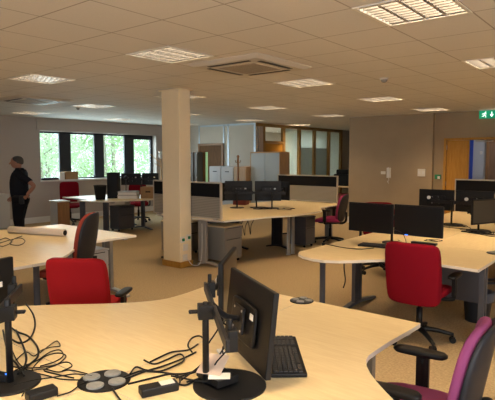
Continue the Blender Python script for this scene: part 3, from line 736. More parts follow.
# dock and papers on the foot of the foreground stand
pa = at(218, 379, .75)
dk = MB().box((0, 0, .0145), (.15, .10, .029), R(-12)).build('docking_station', 'black', None, .003, loc=(pa.x-.005, pa.y, TOPZ+.0185))
tag(dk, 'flat black docking box on the base of the foreground monitor stand', 'docking station')
M['card_pink'] = mat('folded_card', (.62, .50, .42), .7)
q = MB().box((0, 0, .001), (.10, .125, .002), mtx=Matrix.Rotation(R(22), 3, 'Z') @ Matrix.Rotation(R(16), 3, 'X')).build('paper_card', 'card_pink', None, 0, loc=(pa.x-.035, pa.y+.01, TOPZ+.068))
tag(q, 'beige folded card lying on the docking box at the foreground monitor stand', 'card')
q = MB().box((0, 0, .001), (.085, .055, .002), R(40)).build('paper_note', 'paper', None, 0, loc=(pa.x+.030, pa.y-.025, TOPZ+.0485))
tag(q, 'white note sticking out from beneath the beige card', 'note')
q0 = at(222, 355, .73)
q = MB().box((0, 0, .006), (.10, .03, .012), R(-35)).build('packet', 'paper', None, .003, loc=(q0.x, q0.y, TOPZ+.001))
tag(q, 'small white packet behind the foreground monitor stand', 'packet')

# keyboard
def keyboard(c, rz, label, L=.44, W=.15):
    r = tag(empty('keyboard', (c[0], c[1], TOPZ), rz), label, 'keyboard')
    MB().box((0, 0, .010), (L, W, .018)).build('case', 'black', r, .005)
    rows = [14, 14, 13, 12, 9]; x = -L/2+.012; yk = W/2-.03
    k_ = MB(); p_ = .0185
    for i in range(6):
        yy_ = W/2-.022-i*.0205
        n_ = 15 if i < 5 else 0
        for j in range(n_): k_.box((x+.010+j*p_, yy_, .021), (.0155, .0165, .006))
        if i == 5:
            for a_, w_ in ((.012, .022), (.038, .022), (.064, .022), (.135, .10), (.205, .022), (.232, .022), (.260, .022)): k_.box((x+a_, yy_, .021), (w_, .0165, .006))
        for j in range(3): k_.box((x+.315+j*p_, yy_, .021), (.0155, .0165, .006))
        for j in range(3 if L > .4 else 0): k_.box((x+.378+j*p_, yy_, .021), (.0155, .0165, .006))
    k_.build('keys', 'key_grey', r, .001)
    return r
M['key_grey'] = mat('key_plastic', (.030, .030, .033), .45)
keyboard((-1.275, 1.84), R(-50)+PI, 'black keyboard lying beside the big foreground monitor')
kb = at(381, 247, .73); keyboard((kb.x, kb.y), R(8), 'black keyboard on the right cluster left of the red chair, half hidden by it')

# foreground power adapters
def adapter(pxa, pxb, label, wd=.055, h=.032, sticker=True):
    a, b_ = at(*pxa), at(*pxb); c = (a+b_)/2; d_ = b_-a; rz = math.atan2(d_.y, d_.x); L = d_.length
    r = tag(empty('power_adapter', (c.x, c.y, TOPZ), rz), label, 'power adapter')
    MB().box((0, 0, h/2), (L, wd, h)).build('brick', 'black', r, .005)
    if sticker: MB().box((L*.22, 0, h+.0006), (L*.38, wd*.72, .001)).build('rating_label', 'sticker', r)
    return r
adapter((140, 396), (177, 388), 'black power adapter with a white label beside the foreground monitor stand')
adapter((27, 402), (56, 393), 'flat black adapter at the bottom left edge of the desk', sticker=False)

def cable(pts, label, r=.0038, z=TOPZ+.0045, m='cable', name='cable', group=None):
    P = []
    for q in pts:
        if len(q) == 2: v = at(q[0], q[1], z)
        else: v = at(q[0], q[1], q[2])
        P.append(v)
    return tag(MB().tube(P, r, 6, 6).build(name, m), label, 'cable', group)
G1 = 'cables tangled on the foreground desks left of the port'; G2 = 'cables between the port and the foreground monitor stand'
L1 = 'thin black cable in the tangle left of the round foreground cable port'
L1s = ['thin black cable with a small loop near the top of the foreground tangle', 'thin black cable running low and straight into the left side of the round foreground port', 'thin black cable reaching the port along its near left side',
       'longest wavy thin cable crossing the middle of the foreground tangle', 'thin black cable from the flat adapter at the bottom left to the port', L1, L1, L1]
for i, q in enumerate([
    [(12, 372), (24, 366), (38, 360), (50, 352), (60, 350), (63, 356), (54, 362), (40, 366)],
    [(10, 378), (30, 373), (45, 375), (60, 379), (82, 380)],
    [(14, 385), (35, 380), (55, 377), (75, 374), (92, 376)],
    [(22, 396), (28, 384), (30, 374), (36, 364), (46, 356), (58, 353), (66, 356), (58, 364), (44, 370), (56, 374), (74, 378)],
    [(57, 396), (70, 392), (80, 385), (90, 380)],
    [(16, 360), (26, 352), (34, 356), (42, 350), (52, 347), (60, 346), (57, 341), (50, 345), (40, 353)],
    [(8, 366), (28, 368), (50, 366), (66, 362), (72, 366), (62, 371)],
    [(12, 350), (18, 362), (28, 370), (44, 369), (58, 372), (70, 370), (88, 374)]]):
    cable(q, L1s[i], r=.0026, z=TOPZ+.0045+.002*(i % 3), group=G1)
for i, q in enumerate([[(26, 304), (33, 314), (35, 326), (30, 338), (20, 343), (10, 338)], [(5, 322), (16, 331), (28, 336), (37, 346), (38, 356), (30, 364), (20, 372)], [(3, 330), (8, 352), (18, 366), (24, 376)], [(16, 330), (24, 348), (26, 362), (18, 374)]]):
    cable(q, 'black cable looping around the pole of the leftmost monitor stand', r=.0045, z=TOPZ+.006+.003*i, group='cables around the leftmost stand')
L2 = 'black cable running from the round foreground port to the monitor stand'
L2s = [L2, L2, 'black cable with an open zigzag end right of the round foreground port', 'black cable from the labelled adapter back to the round port', 'short black cable between the labelled adapter and the stand foot',
       'short black cable leaving the round port towards the bottom edge', 'small curl of black cable beside the foreground stand pole', 'black cable lying farthest back between port and foreground stand']
for i, q in enumerate([
    [(122, 378), (134, 373), (142, 371), (158, 372), (178, 374), (192, 372), (204, 368)],
    [(118, 381), (130, 377), (146, 371), (160, 367), (174, 362), (186, 357), (196, 352)],
    [(130, 374), (136, 367), (146, 370), (160, 371), (174, 366), (184, 360), (180, 354), (166, 360), (154, 364), (144, 360)],
    [(176, 388), (180, 382), (178, 376), (170, 374), (156, 377), (140, 381), (128, 384)],
    [(178, 384), (186, 385), (196, 380), (204, 378)],
    [(112, 388), (116, 394), (122, 402)],
    [(192, 352), (188, 345), (192, 338), (200, 336), (206, 342)],
    [(150, 362), (158, 358), (172, 352), (188, 350), (198, 344)]]):
    cable(q, L2s[i], z=TOPZ+.0045+.002*(i % 3), group=G2)
# cables hanging from the cross bar down to the foot
pl = Vector((-1.37, 1.40, 0))
for i, (dx, dy) in enumerate(((.05, .12), (-.06, .16), (.0, .20), (.10, .04))):
    P = [pl+Vector((-.12*i/3+.02, .10*i/3+.05, 1.0)), pl+Vector((dx-.03, dy+.05, .90)), pl+Vector((dx-.08, dy+.02, .80)), pl+Vector((dx-.05, dy-.03, .755)), pl+Vector((-.04-.03*i, -.04, .745))]
    tag(MB().tube(P, .0035, 6, 6).build('hanging_cable', 'cable'), 'black cable drooping from the cross bar of the foreground monitor stand', 'cable', 'drooping cables at the foreground stand')
LEDp = at(3, 378, .75)
q = tag(empty('usb_hub', (LEDp.x-.02, LEDp.y, TOPZ+.010), R(20)), 'small black hub with a blue light at the left edge', 'hub')
MB().box((0, 0, .012), (.09, .04, .024)).build('case', 'black', q, .003); MB().box((.03, .0, .025), (.006, .006, .003)).build('light', 'blue_led', q)

# ------------------------------------------------------------------ left cluster: paper roll and its cable
a, b_ = at(10, 233, .73), at(65, 236.5, .73); zr = TOPZ+.042
r = tag(empty('paper_roll', ((a.x+b_.x)/2, (a.y+b_.y)/2, zr)), 'long cream roll of paper lying on the left desk', 'paper roll')
dv = (b_-a)/2
q = MB().cyl(-dv, dv, .041, n=22).build('sheet', 'roll', r)
MB().cyl(dv*.999, dv*1.012, .030, n=16).build('core', 'black', r)
cable([(0, 243), (10, 240), (20, 238), (25, 241), (20, 245), (10, 244), (14, 239), (22, 236)], 'thin black cable curled on the desk before the paper roll', r=.004)
cable([(0, 240), (6, 238), (12, 242), (4, 246), (0, 246)], 'second thin black cable at the left edge on the paper roll desk', r=.004)

# ------------------------------------------------------------------ pedestals
def pedestal(x0, x1, y0, y1, h, label, face='+x', wood_top=True, m='grey_ped', drawers=(.30, .62)):
    cx, cy_ = (x0+x1)/2, (y0+y1)/2; W, D = x1-x0, y1-y0
    r = tag(empty('pedestal', (cx, cy_, 0)), label, 'pedestal', 'under-desk pedestals')
    MB().bb(-W/2, W/2-.018, -D/2, D/2, .045, h-.02).build('carcass', m, r, .003)
    MB().bb(-W/2-.006, W/2+.008, -D/2-.006, D/2+.006, h-.02, h).build('top', 'beech' if wood_top else m, r, .003)
    zs = [.05, .05+(h-.08)*.66, h-.03]
    for a_, b2 in ((zs[0], zs[1]-.004), (zs[1]+.004, zs[2])):
        d_ = MB().bb(W/2-.018, W/2, -D/2+.004, D/2-.004, a_, b2).build('drawer', m, r, .003)
        MB().bb(W/2, W/2+.003, -D/2+.05, D/2-.05, b2-.012, b2-.004).build('grip', 'dark_metal', d_)
    for sx_ in (-1, 1):
        for sy_ in (-1, 1): MB().cyl((sx_*(W/2-.05), sy_*(D/2-.04)-.01, .022), (sx_*(W/2-.05), sy_*(D/2-.04)+.01, .022), .022, n=10).build('caster', 'black', r)
    return r
pedestal(-5.62, -5.10, 5.74, 6.16, .58, 'grey drawer pedestal with a wooden top under the desk right of the pillar')
pedestal(-6.60, -6.08, 5.80, 6.2, .56, 'dark grey pedestal left of the pillar foot', m='grey_metal')
pedestal(-5.42, -4.98, 3.16, 3.56, .57, 'grey pedestal under the left desk by the rust chair', wood_top=False, m='grey_cab')
pedestal(-5.24, -4.90, 7.72, 8.04, .56, 'dark pedestal under the far end of the middle cluster beside the magenta chair', wood_top=False, m='slate')
pedestal(-9.52, -9.20, 6.86, 7.3, .56, 'dark pedestal under the window cluster beneath the bin', wood_top=False, m='slate')

# cupboard at the end of the window cluster
x0, x1, y0, y1 = -10.14, -9.82, 5.78, 6.05
r = tag(empty('low_cupboard', ((x0+x1)/2, (y0+y1)/2, 0)), 'low grey cupboard with a wooden side at the end of the window cluster', 'cupboard')
W, D = x1-x0, y1-y0
MB().bb(-W/2, W/2-.02, -D/2, D/2, 0, .69).build('carcass', 'grey_cab', r, .003)
MB().bb(W/2-.02, W/2, -D/2, D/2, 0, .69).build('side_panel', 'oak_dark', r)
MB().bb(-W/2-.01, W/2+.01, -D/2-.01, D/2+.01, .69, .715).build('top', 'edge', r, .003)

# ------------------------------------------------------------------ things on the window cluster
c = at(100.5, 199.5)
r = tag(empty('waste_bin', (c.x, c.y, TOPZ)), 'black tapered waste bin standing on the window cluster desk', 'bin')
MB().lathe([(.10, 0), (.135, .30), (.142, .31), (.128, .31), (.09, .02), (.001, .02)], n=24).build('body', 'black_matt', r)
c = at(111, 198.5)
r = tag(empty('computer_tower', (c.x-.08, c.y+.14, TOPZ), YAW-HP), 'tall black computer tower on the window cluster desk', 'computer')
MB().bb(-.12, .12, -.12, .12, 0, .57).build('case', 'black_matt', r, .006)
MB().bb(.12, .126, -.11, .11, .02, .55).build('front_panel', 'black', r)
c = at(119, 197.5)
r = tag(empty('desk_lamp', (c.x, c.y+.2, TOPZ)), 'slim dark desk lamp post right of the tower', 'lamp')
MB().lathe([(.07, 0), (.07, .015), (.01, .02), (.01, .42)]).build('stem', 'dark_metal', r)
MB().lathe([(.015, .40), (.045, .42), (.04, .47), (.01, .49)]).build('head', 'dark_metal', r)
c0 = at(121, 198.8); c1 = at(138, 198.6); cm_ = (c0+c1)/2
for k_, (h0, h1, lb, dw_) in enumerate(((0, .085, 'lower white paper box of the pair on the window cluster desk', .42), (.087, .16, 'upper white paper box of the pair on the window cluster desk', .40))):
    r = tag(empty('paper_box', (cm_.x-.10, cm_.y+.06, TOPZ+h0), R(36)), lb, 'box')
    MB().bb(-dw_/2, dw_/2, -.14, .14, 0, h1-h0-.02).build('body', 'paper', r, .003); MB().bb(-dw_/2-.004, dw_/2+.004, -.144, .144, h1-h0-.02, h1-h0).build('lid', 'white_cab', r, .003)
c = at(147, 198.4)
r = tag(empty('cardboard_box', (c.x-.06, c.y+.12, TOPZ), R(36)), 'brown cardboard box on the window cluster desk under the monitors', 'box')
MB().bb(-.17, .17, -.13, .13, 0, .25).build('carton', 'card', r, .003); MB().bb(-.055, .055, -.132, -.129, .13, .16).build('hand_hole', 'black', r)
def cpt(px, b): a = (px-247.5)/F*b; return Vector((a*cy-b*sy, a*sy+b*cy))
rt = Vector((cy, sy))
def away_mon(px, b, wd, z0, h, label, turn=0, st=True, flip=False):
    c = cpt(px, b); d_ = Vector((math.cos(YAW+turn), math.sin(YAW+turn)))*wd/2
    p0, p1 = (c-d_, c+d_) if not flip else (c+d_, c-d_)
    return make_monitor(p0, p1, z0, h, label, GM, sticker=st)
away_mon(131, 12.1, .47, .98, .28, 'left black monitor of the window cluster pair')
away_mon(150.3, 12.2, .40, .98, .28, 'right black monitor of the window cluster pair, touching the pillar')
c = cpt(141, 12.01); make_stand((c.x, c.y), YAW, 'dark stand of the window cluster monitors', z_bar=1.12, span=.6, base=.12)

# things on the window sill
def sill_at(px): r_ = ray(px, 178); t = (X0-.09)/r_.x; return r_.y*t
ya, yb = sill_at(63.5), sill_at(76)
r = tag(empty('archive_box', (X0-.075, (ya+yb)/2, WZ0+.012)), 'brown cardboard archive box on the window sill', 'box')
MB().bb(-.09, .09, -(yb-ya)/2, (yb-ya)/2, 0, .19).build('carton', 'card', r, .003); MB().bb(-.095, .095, -(yb-ya)/2-.004, (yb-ya)/2+.004, .15, .20).build('lid', 'card', r, .003)
ya, yb = sill_at(58), sill_at(62.8)
r = tag(empty('white_box', (X0-.075, (ya+yb)/2, WZ0+.012)), 'small white box left of the archive box on the window sill', 'box')
MB().bb(-.08, .08, -(yb-ya)/2, (yb-ya)/2, 0, .19).build('carton', 'paper', r, .003)
ya, yb = sill_at(41), sill_at(57)
r = tag(empty('flat_printer', (X0-.08, (ya+yb)/2, WZ0+.012)), 'flat black device on the left end of the window sill', 'device')
MB().bb(-.085, .085, -(yb-ya)/2, (yb-ya)/2, 0, .05).build('body', 'black', r, .006); MB().bb(-.05, .05, -(yb-ya)/2+.05, (yb-ya)/2-.05, .05, .06).build('lid', 'dark_metal', r)

# floor lamp behind the window cluster
r = tag(empty('floor_lamp', (-10.9, 9.6, 0)), 'brass floor lamp with small white shades left of the pillar', 'lamp')
MB().lathe([(.14, 0), (.14, .02), (.012, .03), (.012, 1.62)]).build('pole', 'brass', r) if M.setdefault('brass', mat('brass', (.55, .36, .16), .35, .8)) else 0
MB().tube([(0, 0, 1.50), (-.10, -.08, 1.58), (-.22, -.18, 1.72)], .010).build('arm', 'brass', r)
MB().tube([(0, 0, 1.38), (-.06, -.05, 1.42), (-.14, -.11, 1.47)], .010).build('arm', 'brass', r)
MB().lathe([(.035, 1.60), (.055, 1.66), (.065, 1.80), (.058, 1.80), (.03, 1.62)]).build('lamp_shade', 'paper', r)

# ------------------------------------------------------------------ monitors of the middle cluster
away_mon(238.5, 9.30, .50, .845, .36, 'left black monitor of the middle cluster, white sticker on its back')
away_mon(225.6, 9.62, .40, .82, .34, 'black monitor turned sideways at the left end of the middle cluster pair', turn=R(62), st=False)
away_mon(268, 9.25, .48, .845, .36, 'black monitor right of the middle cluster, white sticker on its back')
away_mon(283.0, 9.45, .34, .845, .34, 'black monitor at the right end of the middle cluster, half behind another', turn=R(-50), st=False)
c = cpt(237, 9.12); make_stand((c.x, c.y), YAW, 'left black monitor stand of the middle cluster', z_bar=1.0, span=.5, base=.13)
c = cpt(272, 9.02); make_stand((c.x, c.y), YAW, 'right black monitor stand of the middle cluster', z_bar=1.0, span=.5, base=.13)
c = cpt(256.5, 9.1); make_stand((c.x, c.y), YAW, 'middle black monitor stand of the middle cluster', z_bar=1.0, span=.3, base=.11)
c = cpt(241, 9.75)
r = tag(empty('red_box', (c.x, c.y, TOPZ), R(20)), 'dull red box behind the left monitor of the middle cluster', 'box')
MB().bb(-.13, .13, -.10, .10, 0, .15).build('carton', 'dark_red', r, .004)
def scribble(cx, cy_, n, rad, label, group, seed, z=TOPZ+.006, rr=.004):
    rnd = random.Random(seed)
    for k_ in range(n):
        a0 = rnd.uniform(0, 6.28); P = []
        ox, oy = rnd.uniform(-.12, .12), rnd.uniform(-.12, .12)
        for i in range(9):
            a0 += rnd.uniform(.4, 1.3); d_ = rad*rnd.uniform(.35, 1)
            P.append((cx+ox+math.cos(a0)*d_, cy_+oy+math.sin(a0)*d_*.7, z+.003*k_))
        tag(MB().tube(P, rr, 5, 5).build('cable', 'cable'), label, 'cable', group)
c = cpt(262, 9.0); scribble(c.x, c.y, 3, .22, 'black cable curled around the stands of the middle cluster', 'cables of the middle cluster', 3)
c = cpt(283, 8.9); scribble(c.x, c.y, 2, .16, 'black cable curled right of the middle cluster stands', 'cables right of the middle cluster', 5)
# cables hanging under the middle cluster
for k_ in range(4):
    x = -5.5; y = 6.15+.16*k_
    tag(MB().tube([(x, y, .60), (x+.06, y+.10, .42+.04*k_), (x+.02, y+.22, .30), (x-.04, y+.32, .45), (x, y+.42, .60)], .006).build('cable', 'cable'), 'black cable hanging in a loop under the middle cluster of desks', 'cable', 'cables under the middle cluster')
r = tag(empty('footrest', (-5.72, 6.42, 0), R(30)), 'black tangle box on the floor under the middle cluster', 'box')
MB().bb(-.16, .16, -.2, .2, 0, .14).build('case', 'black_matt', r, .01)

# ------------------------------------------------------------------ monitors of the right cluster
make_monitor((-2.63, 7.12), (-2.15, 7.12), .905, .285, 'left black monitor seen from behind before the oak door, round white sticker', GM, rnd=True)
make_monitor((-2.13, 7.12), (-1.65, 7.12), .905, .285, 'right black monitor seen from behind before the oak door, round white sticker', GM, rnd=True)
for x in (-2.50, -2.04):
    pass
make_stand((-2.14, 6.995), 0, 'black stand of the rear monitor pair on the right cluster', z_bar=1.03, span=.55, base=.15)
make_monitor((-2.105, 4.99), (-2.61, 4.99), .84, .31, 'left dark screen of the pair above the red chair', GM, led=False, sticker=False)
make_monitor((-1.60, 4.99), (-2.095, 4.99), .845, .31, 'right dark screen of the pair above the red chair, blue light at its lower edge', GM, led=True, sticker=False)
make_stand((-2.17, 5.11), PI, 'black stand behind the dark screens above the red chair', z_bar=1.0, span=.6, base=.10)
make_monitor((-1.50, 6.825), (-1.707, 6.335), .83, .30, 'monitor turned sideways with a grey reflecting screen at the right edge', GM, sticker=False, scr='screen_grey')
make_stand((-1.70, 6.62), -HP-R(23), 'black stand of the sideways monitor at the right edge', z_bar=.98, span=.5, base=.14)
make_monitor((-1.22, 7.35), (-1.42, 6.92), .83, .30, 'black monitor half cut by the right edge of the photo', GM, sticker=False)
scribble(-2.05, 6.85, 4, .26, 'black cable curled around the stand of the rear monitor pair', 'cables of the rear monitor pair', 11)
scribble(-1.62, 6.45, 4, .24, 'black cable curled around the stand of the sideways monitor', 'cables of the sideways monitor', 12)
q_ = at(425, 241); scribble(q_.x, q_.y, 2, .10, 'thin black cable under the right dark screen above the red chair', 'cables under the right dark screen', 13, rr=.003)
cable([(322, 243), (340, 247), (358, 249), (374, 248)], 'thin black cable running across the rounded tip of the right cluster', r=.004)
cable([(398, 240), (406, 243), (402, 233, .86), (392, 229, .95)], 'thin cable rising to the left dark screen above the red chair', r=.003)
tag(MB().box((0, 0, .012), (.26, .06, .024), R(0)).build('tablet_case', 'dark_metal', None, .004, loc=(at(424, 244.5).x, at(424, 244.5).y, TOPZ)), 'flat dark bar lying under the right dark screen above the red chair', 'dock')
tag(MB().tube([(-2.37, 4.45, .70), (-2.37, 4.44, .55), (-2.365, 4.46, .42), (-2.38, 4.45, .34)], .006).build('hanging_cable', 'cable'), 'thin black cable dangling below the rounded tip of the right cluster', 'cable')
b_ = at(478, 291, .30)
r = tag(empty('waste_bin', (b_.x, b_.y, 0)), 'dark waste bin with a grey liner under the right cluster', 'bin')
MB().lathe([(.11, 0), (.14, .29), (.145, .295), (.135, .295), (.10, .02), (.001, .02)], n=24).build('body', 'bin', r)
bg_ = MB(); n = 30; vs = []; fs = []
for i, (rr, z) in enumerate(((.150, .215), (.153, .285), (.147, .306), (.130, .298), (.120, .24))):
    for k_ in range(n): a = 2*PI*k_/n; w_ = 1+.02*math.sin(k_*3.1+i); vs.append((rr*w_*math.cos(a), rr*w_*math.sin(a), z+.006*math.sin(k_*2.3+i*2)))
for i in range(4):
    for k_ in range(n): fs.append((i*n+k_, i*n+(k_+1) % n, (i+1)*n+(k_+1) % n, (i+1)*n+k_))
bg_.add(vs, fs, True); bg_.build('liner', 'bag', r)

# ------------------------------------------------------------------ furniture along the far walls
def px_x(px, y): r_ = ray(px, 180); return r_.x*y/r_.y
def filing(xc, y, label):
    r = tag(empty('filing_cabinet', (xc, y, 0)), label, 'filing cabinet', 'pale filing cabinets')
    W, D, H = .46, .55, 1.38
    MB().bb(-W/2, W/2, -D/2+.02, D/2, 0, H).build('carcass', 'white_cab', r, .004)
    for k_ in range(4):
        z0 = .03+k_*(H-.06)/4
        d_ = MB().bb(-W/2+.012, W/2-.012, -D/2, -D/2+.02, z0+.006, z0+(H-.06)/4-.006).build('drawer', 'white_cab', r, .003)
        MB().bb(-.07, .07, -D/2-.014, -D/2, z0+.20, z0+.222).build('handle', 'dark_metal', d_, .003)
yf = 11.14
xa = px_x(209, yf-.27); xb = px_x(220.3, yf-.27)
filing(xa+.24, yf, 'left pale filing cabinet of the pair by the brown door')
filing(xa+.24+.47, yf, 'right pale filing cabinet of the pair, next to the oak cupboard')
xc = xa+.24+.47+.23-.05+.055
r = tag(empty('oak_cupboard', (xc+.23, yf, 0)), 'oak cupboard right of the pale filing cabinets', 'cupboard')
MB().bb(-.22, .22, -.25, .27, 0, 1.38).build('carcass', 'oak_pale', r, .003)
for s_ in (-1, 1):
    d_ = MB().box((s_*.108, -.26, .70), (.208, .02, 1.30)).build('door', 'oak_pale', r, .002); MB().bb(s_*.03-.006, s_*.03+.006, -.29, -.27, .65, .78).build('handle', 'silver', d_)
xs = px_x(238, 10.55)
r = tag(empty('coat_stand', (xs, 10.55, 0)), 'dark wooden coat stand before the oak cupboard', 'coat stand')
MB().lathe([(.16, 0), (.16, .03), (.03, .06), (.028, 1.62), (.04, 1.66), (.02, 1.70)]).build('pole', 'oak_dark', r)
for k_ in range(4):
    a = k_*HP+.4; MB().tube([(0, 0, 1.52), (math.cos(a)*.06, math.sin(a)*.06, 1.50), (math.cos(a)*.07, math.sin(a)*.07, 1.56)], .010).build('hook', 'oak_dark', r)
# dark tall cabinets left of the brown door
for k_, (pxl, lb) in enumerate(((190.6, 'tall dark grey cabinet close to the pillar, left of the brown door'), (194.6, 'tall dark grey cabinet next to the brown door'))):
    x = px_x(pxl, 11.2)
    r = tag(empty('tall_cabinet', (x+.055, 11.2, 0)), lb, 'cabinet', 'tall dark cabinets')
    MB().bb(-.06, .06, .02, .25, 0, 1.80).build('carcass', 'cab_dark', r, .003)
    d_ = MB().bb(-.055, .055, .0, .02, .03, 1.78).build('door', 'cab_dark', r, .003); MB().bb(.035, .045, -.015, .0, .9, 1.05).build('handle', 'silver', d_)
# tambour cupboard
r = tag(empty('tambour_cupboard', (-8.33, 11.26, 0)), 'tall grey-blue shuttered cupboard with oak sides before the glazed partition', 'cupboard')
MB().bb(-.48, .48, -.20, .22, 0, 1.76).build('carcass', 'oak_pale', r, .003)
MB().bb(-.50, -.48, -.23, .23, 0, 1.76).build('side_panel', 'oak_pale', r); MB().bb(.48, .50, -.23, .23, 0, 1.76).build('side_panel', 'oak_pale', r)
MB().bb(-.50, .50, -.23, .23, 1.76, 1.785).build('top', 'oak_pale', r, .002)
MB().bb(-.48, -.003, -.222, -.205, .06, 1.75).build('shutter', 'tambour', r); MB().bb(.003, .48, -.222, -.205, .06, 1.75).build('shutter', 'tambour', r)
MB().bb(-.02, .02, -.235, -.222, .95, 1.05).build('handle', 'silver', r)
# low grey cabinet behind the person
r_ = ray(10, 200); y1 = r_.y*((X0+.5)/r_.x)
r = tag(empty('steel_cabinet', (X0+.26, y1-.5, 0)), 'low pale grey cabinet against the wall left of the person', 'cabinet')
MB().bb(-.23, .22, -.5, .5, 0, .80).build('carcass', 'grey_cab', r, .004)
for k_ in range(3): 
    d_ = MB().bb(.22, .238, -.49, -.01, .03+.25*k_, .27+.25*k_).build('drawer', 'grey_cab', r, .003); MB().bb(.238, .25, -.32, -.18, .2+.25*k_, .215+.25*k_).build('handle', 'dark_metal', d_)
MB().bb(.22, .238, .0, .49, .03, .78).build('door', 'grey_cab', r, .003)
# shelf with printer seen past the brown wall
r = tag(empty('printer_table', (-6.42, 11.95, 0)), 'pale topped shelf unit at the left end of the brown wall', 'shelf')
MB().bb(-.30, .30, -.2, .2, .86, .90).build('top', 'beech', r); 
for x_ in (-.28, .28): MB().bb(x_-.02, x_+.02, -.19, .19, 0, .86).build('side', 'dark_metal', r)
MB().bb(-.26, .26, -.18, .18, .45, .47).build('shelf', 'oak_dark', r)
q = tag(empty('printer', (-6.42, 11.95, .90)), 'black printer on the shelf unit at the left end of the brown wall', 'printer')
MB().bb(-.22, .22, -.17, .17, 0, .30).build('body', 'black', q, .02); MB().bb(-.17, .17, -.12, .15, .30, .42).build('scanner', 'black_matt', q, .02)
q = MB().bb(-.2, .2, -.14, .14, 0, .22).build('carton', 'dark_red', None, .003, loc=(-6.42, 11.95, .47)); tag(q, 'dull red box on the lower shelf at the left end of the brown wall', 'box')

# ------------------------------------------------------------------ things on the brown wall
r = tag(empty('wall_telephone', (-4.99, Y5, 1.28)), 'pale entry telephone handset hanging on the brown wall', 'telephone')
MB().bb(-.05, .05, -.035, 0, -.13, .11).build('cradle', 'white_pl', r, .006)
MB().pad((0, -.05, .0), (.05, .035, .24), p=4, n=6, fn=lambda v: (v.x, v.y+.015*(1-(v.z/.12)**2), v.z)).build('handset', 'sticker', r)
MB().tube([(0, -.03, -.13), (.015, -.035, -.18), (-.012, -.03, -.22), (.01, -.03, -.26), (-.03, -.02, -.2)], .007).build('cord', 'white_pl', r)
q = MB().bb(-.055, .055, -.03, 0, -.035, .035).build('call_button', 'white_pl', None, .004, loc=(-5.13, Y5, 1.27)); tag(q, 'small white box just left of the wall telephone', 'wall box')
r = tag(empty('light_switch', (-4.21, Y5, 1.29)), 'square white switch panel near the right end of the brown wall', 'switch')
MB().bb(-.085, .085, -.03, 0, -.085, .085).build('plate', 'white_pl', r, .004)
for k_ in (-1, 1): MB().bb(k_*.045-.025, k_*.045+.025, -.036, -.03, -.035, .035).build('rocker', 'sticker', r)
r = tag(empty('door_release', (-3.86, YD, 1.20)), 'green emergency door release box beside the oak door', 'door release')
MB().bb(-.075, .055, -.04, 0, -.05, .05).build('box', 'green', r, .004); MB().bb(-.01, .045, -.048, -.04, -.045, .015).build('window', 'sticker', r)
q = MB().bb(-.03, .03, -.02, 0, -.04, .04).build('thermostat', 'white_pl', None, .003, loc=(-3.0, 13.62, 1.75)); 
tag(q, 'small pale box on the corridor wall seen through the doorway', 'wall box')
q.location = (-3.52, 13.7, 1.75)
# exit sign
r = tag(empty('exit_sign', (-2.75, 11.40, CE+.012)), 'green emergency exit sign with running man, arrow and door under the ceiling', 'sign')
MB().bb(-.25, .25, -.03, .03, -.03, -.002).build('ceiling_mount', 'sticker', r)
MB().bb(-.245, .245, -.010, .010, -.195, -.03).build('panel', 'sign_green', r)
s_ = MB(); yq = -.0125; k_ = -.115
def flat(pts): s_.add([(x, yq, z+k_) for x, z in pts], [tuple(range(len(pts)))])
cxm = -.135
flat([(cxm+.018+.012*math.cos(a), .052+.012*math.sin(a)) for a in [i*PI/5 for i in range(10)]])
flat([(cxm-.008, .036), (cxm+.016, .040), (cxm+.004, -.004), (cxm-.016, .000)])
flat([(cxm-.016, .002), (cxm+.004, -.002), (cxm+.028, -.028), (cxm+.018, -.034), (cxm-.004, -.014)])
flat([(cxm+.018, -.030), (cxm+.028, -.028), (cxm+.024, -.062), (cxm+.014, -.060)])
flat([(cxm-.018, .002), (cxm-.004, -.006), (cxm-.026, -.038), (cxm-.055, -.040), (cxm-.053, -.030), (cxm-.032, -.028)])
flat([(cxm+.012, .036), (cxm+.040, .012), (cxm+.034, .006), (cxm+.008, .026)])
flat([(cxm-.008, .036), (cxm-.012, .026), (cxm-.036, .022), (cxm-.044, .002), (cxm-.052, .006), (cxm-.042, .030)])
flat([(-.008, .055), (.008, .055), (.008, -.01), (.030, .014), (.030, -.008), (0, -.048), (-.030, -.008), (-.030, .014), (-.008, -.01)])
flat([(.09, .06), (.16, .06), (.16, -.06), (.09, -.06)])
s_.build('pictogram', 'sign_white', r)

# ------------------------------------------------------------------ the person
def skin_geo(verts, edges, radii, sub=2):
    me = bpy.data.meshes.new('t'); me.from_pydata(verts, edges, []); o = bpy.data.objects.new('t', me); col.objects.link(o)
    sk_ = o.modifiers.new('s', 'SKIN'); sk_.use_smooth_shade = True
    if not me.skin_vertices:
        bpy.context.view_layer.objects.active = o
    for i, rr in enumerate(radii):
        me.skin_vertices[0].data[i].radius = rr if isinstance(rr, tuple) else (rr, rr)
    me.skin_vertices[0].data[0].use_root = True
    ss_ = o.modifiers.new('u', 'SUBSURF'); ss_.levels = sub; ss_.render_levels = sub
    bpy.context.view_layer.update()
    ev = o.evaluated_get(bpy.context.evaluated_depsgraph_get()); m2 = ev.to_mesh()
    vs = [v.co.copy() for v in m2.vertices]; fs = [tuple(p.vertices) for p in m2.polygons]
    ev.to_mesh_clear(); bpy.data.objects.remove(o); bpy.data.meshes.remove(me)
    return vs, fs
PS = 1
pr = tag(empty('person', (-9.19, 4.66, 0), math.atan2(-sy, -cy)+R(8)), 'person in black short-sleeved shirt and trousers standing at left, hand on hip', 'person')
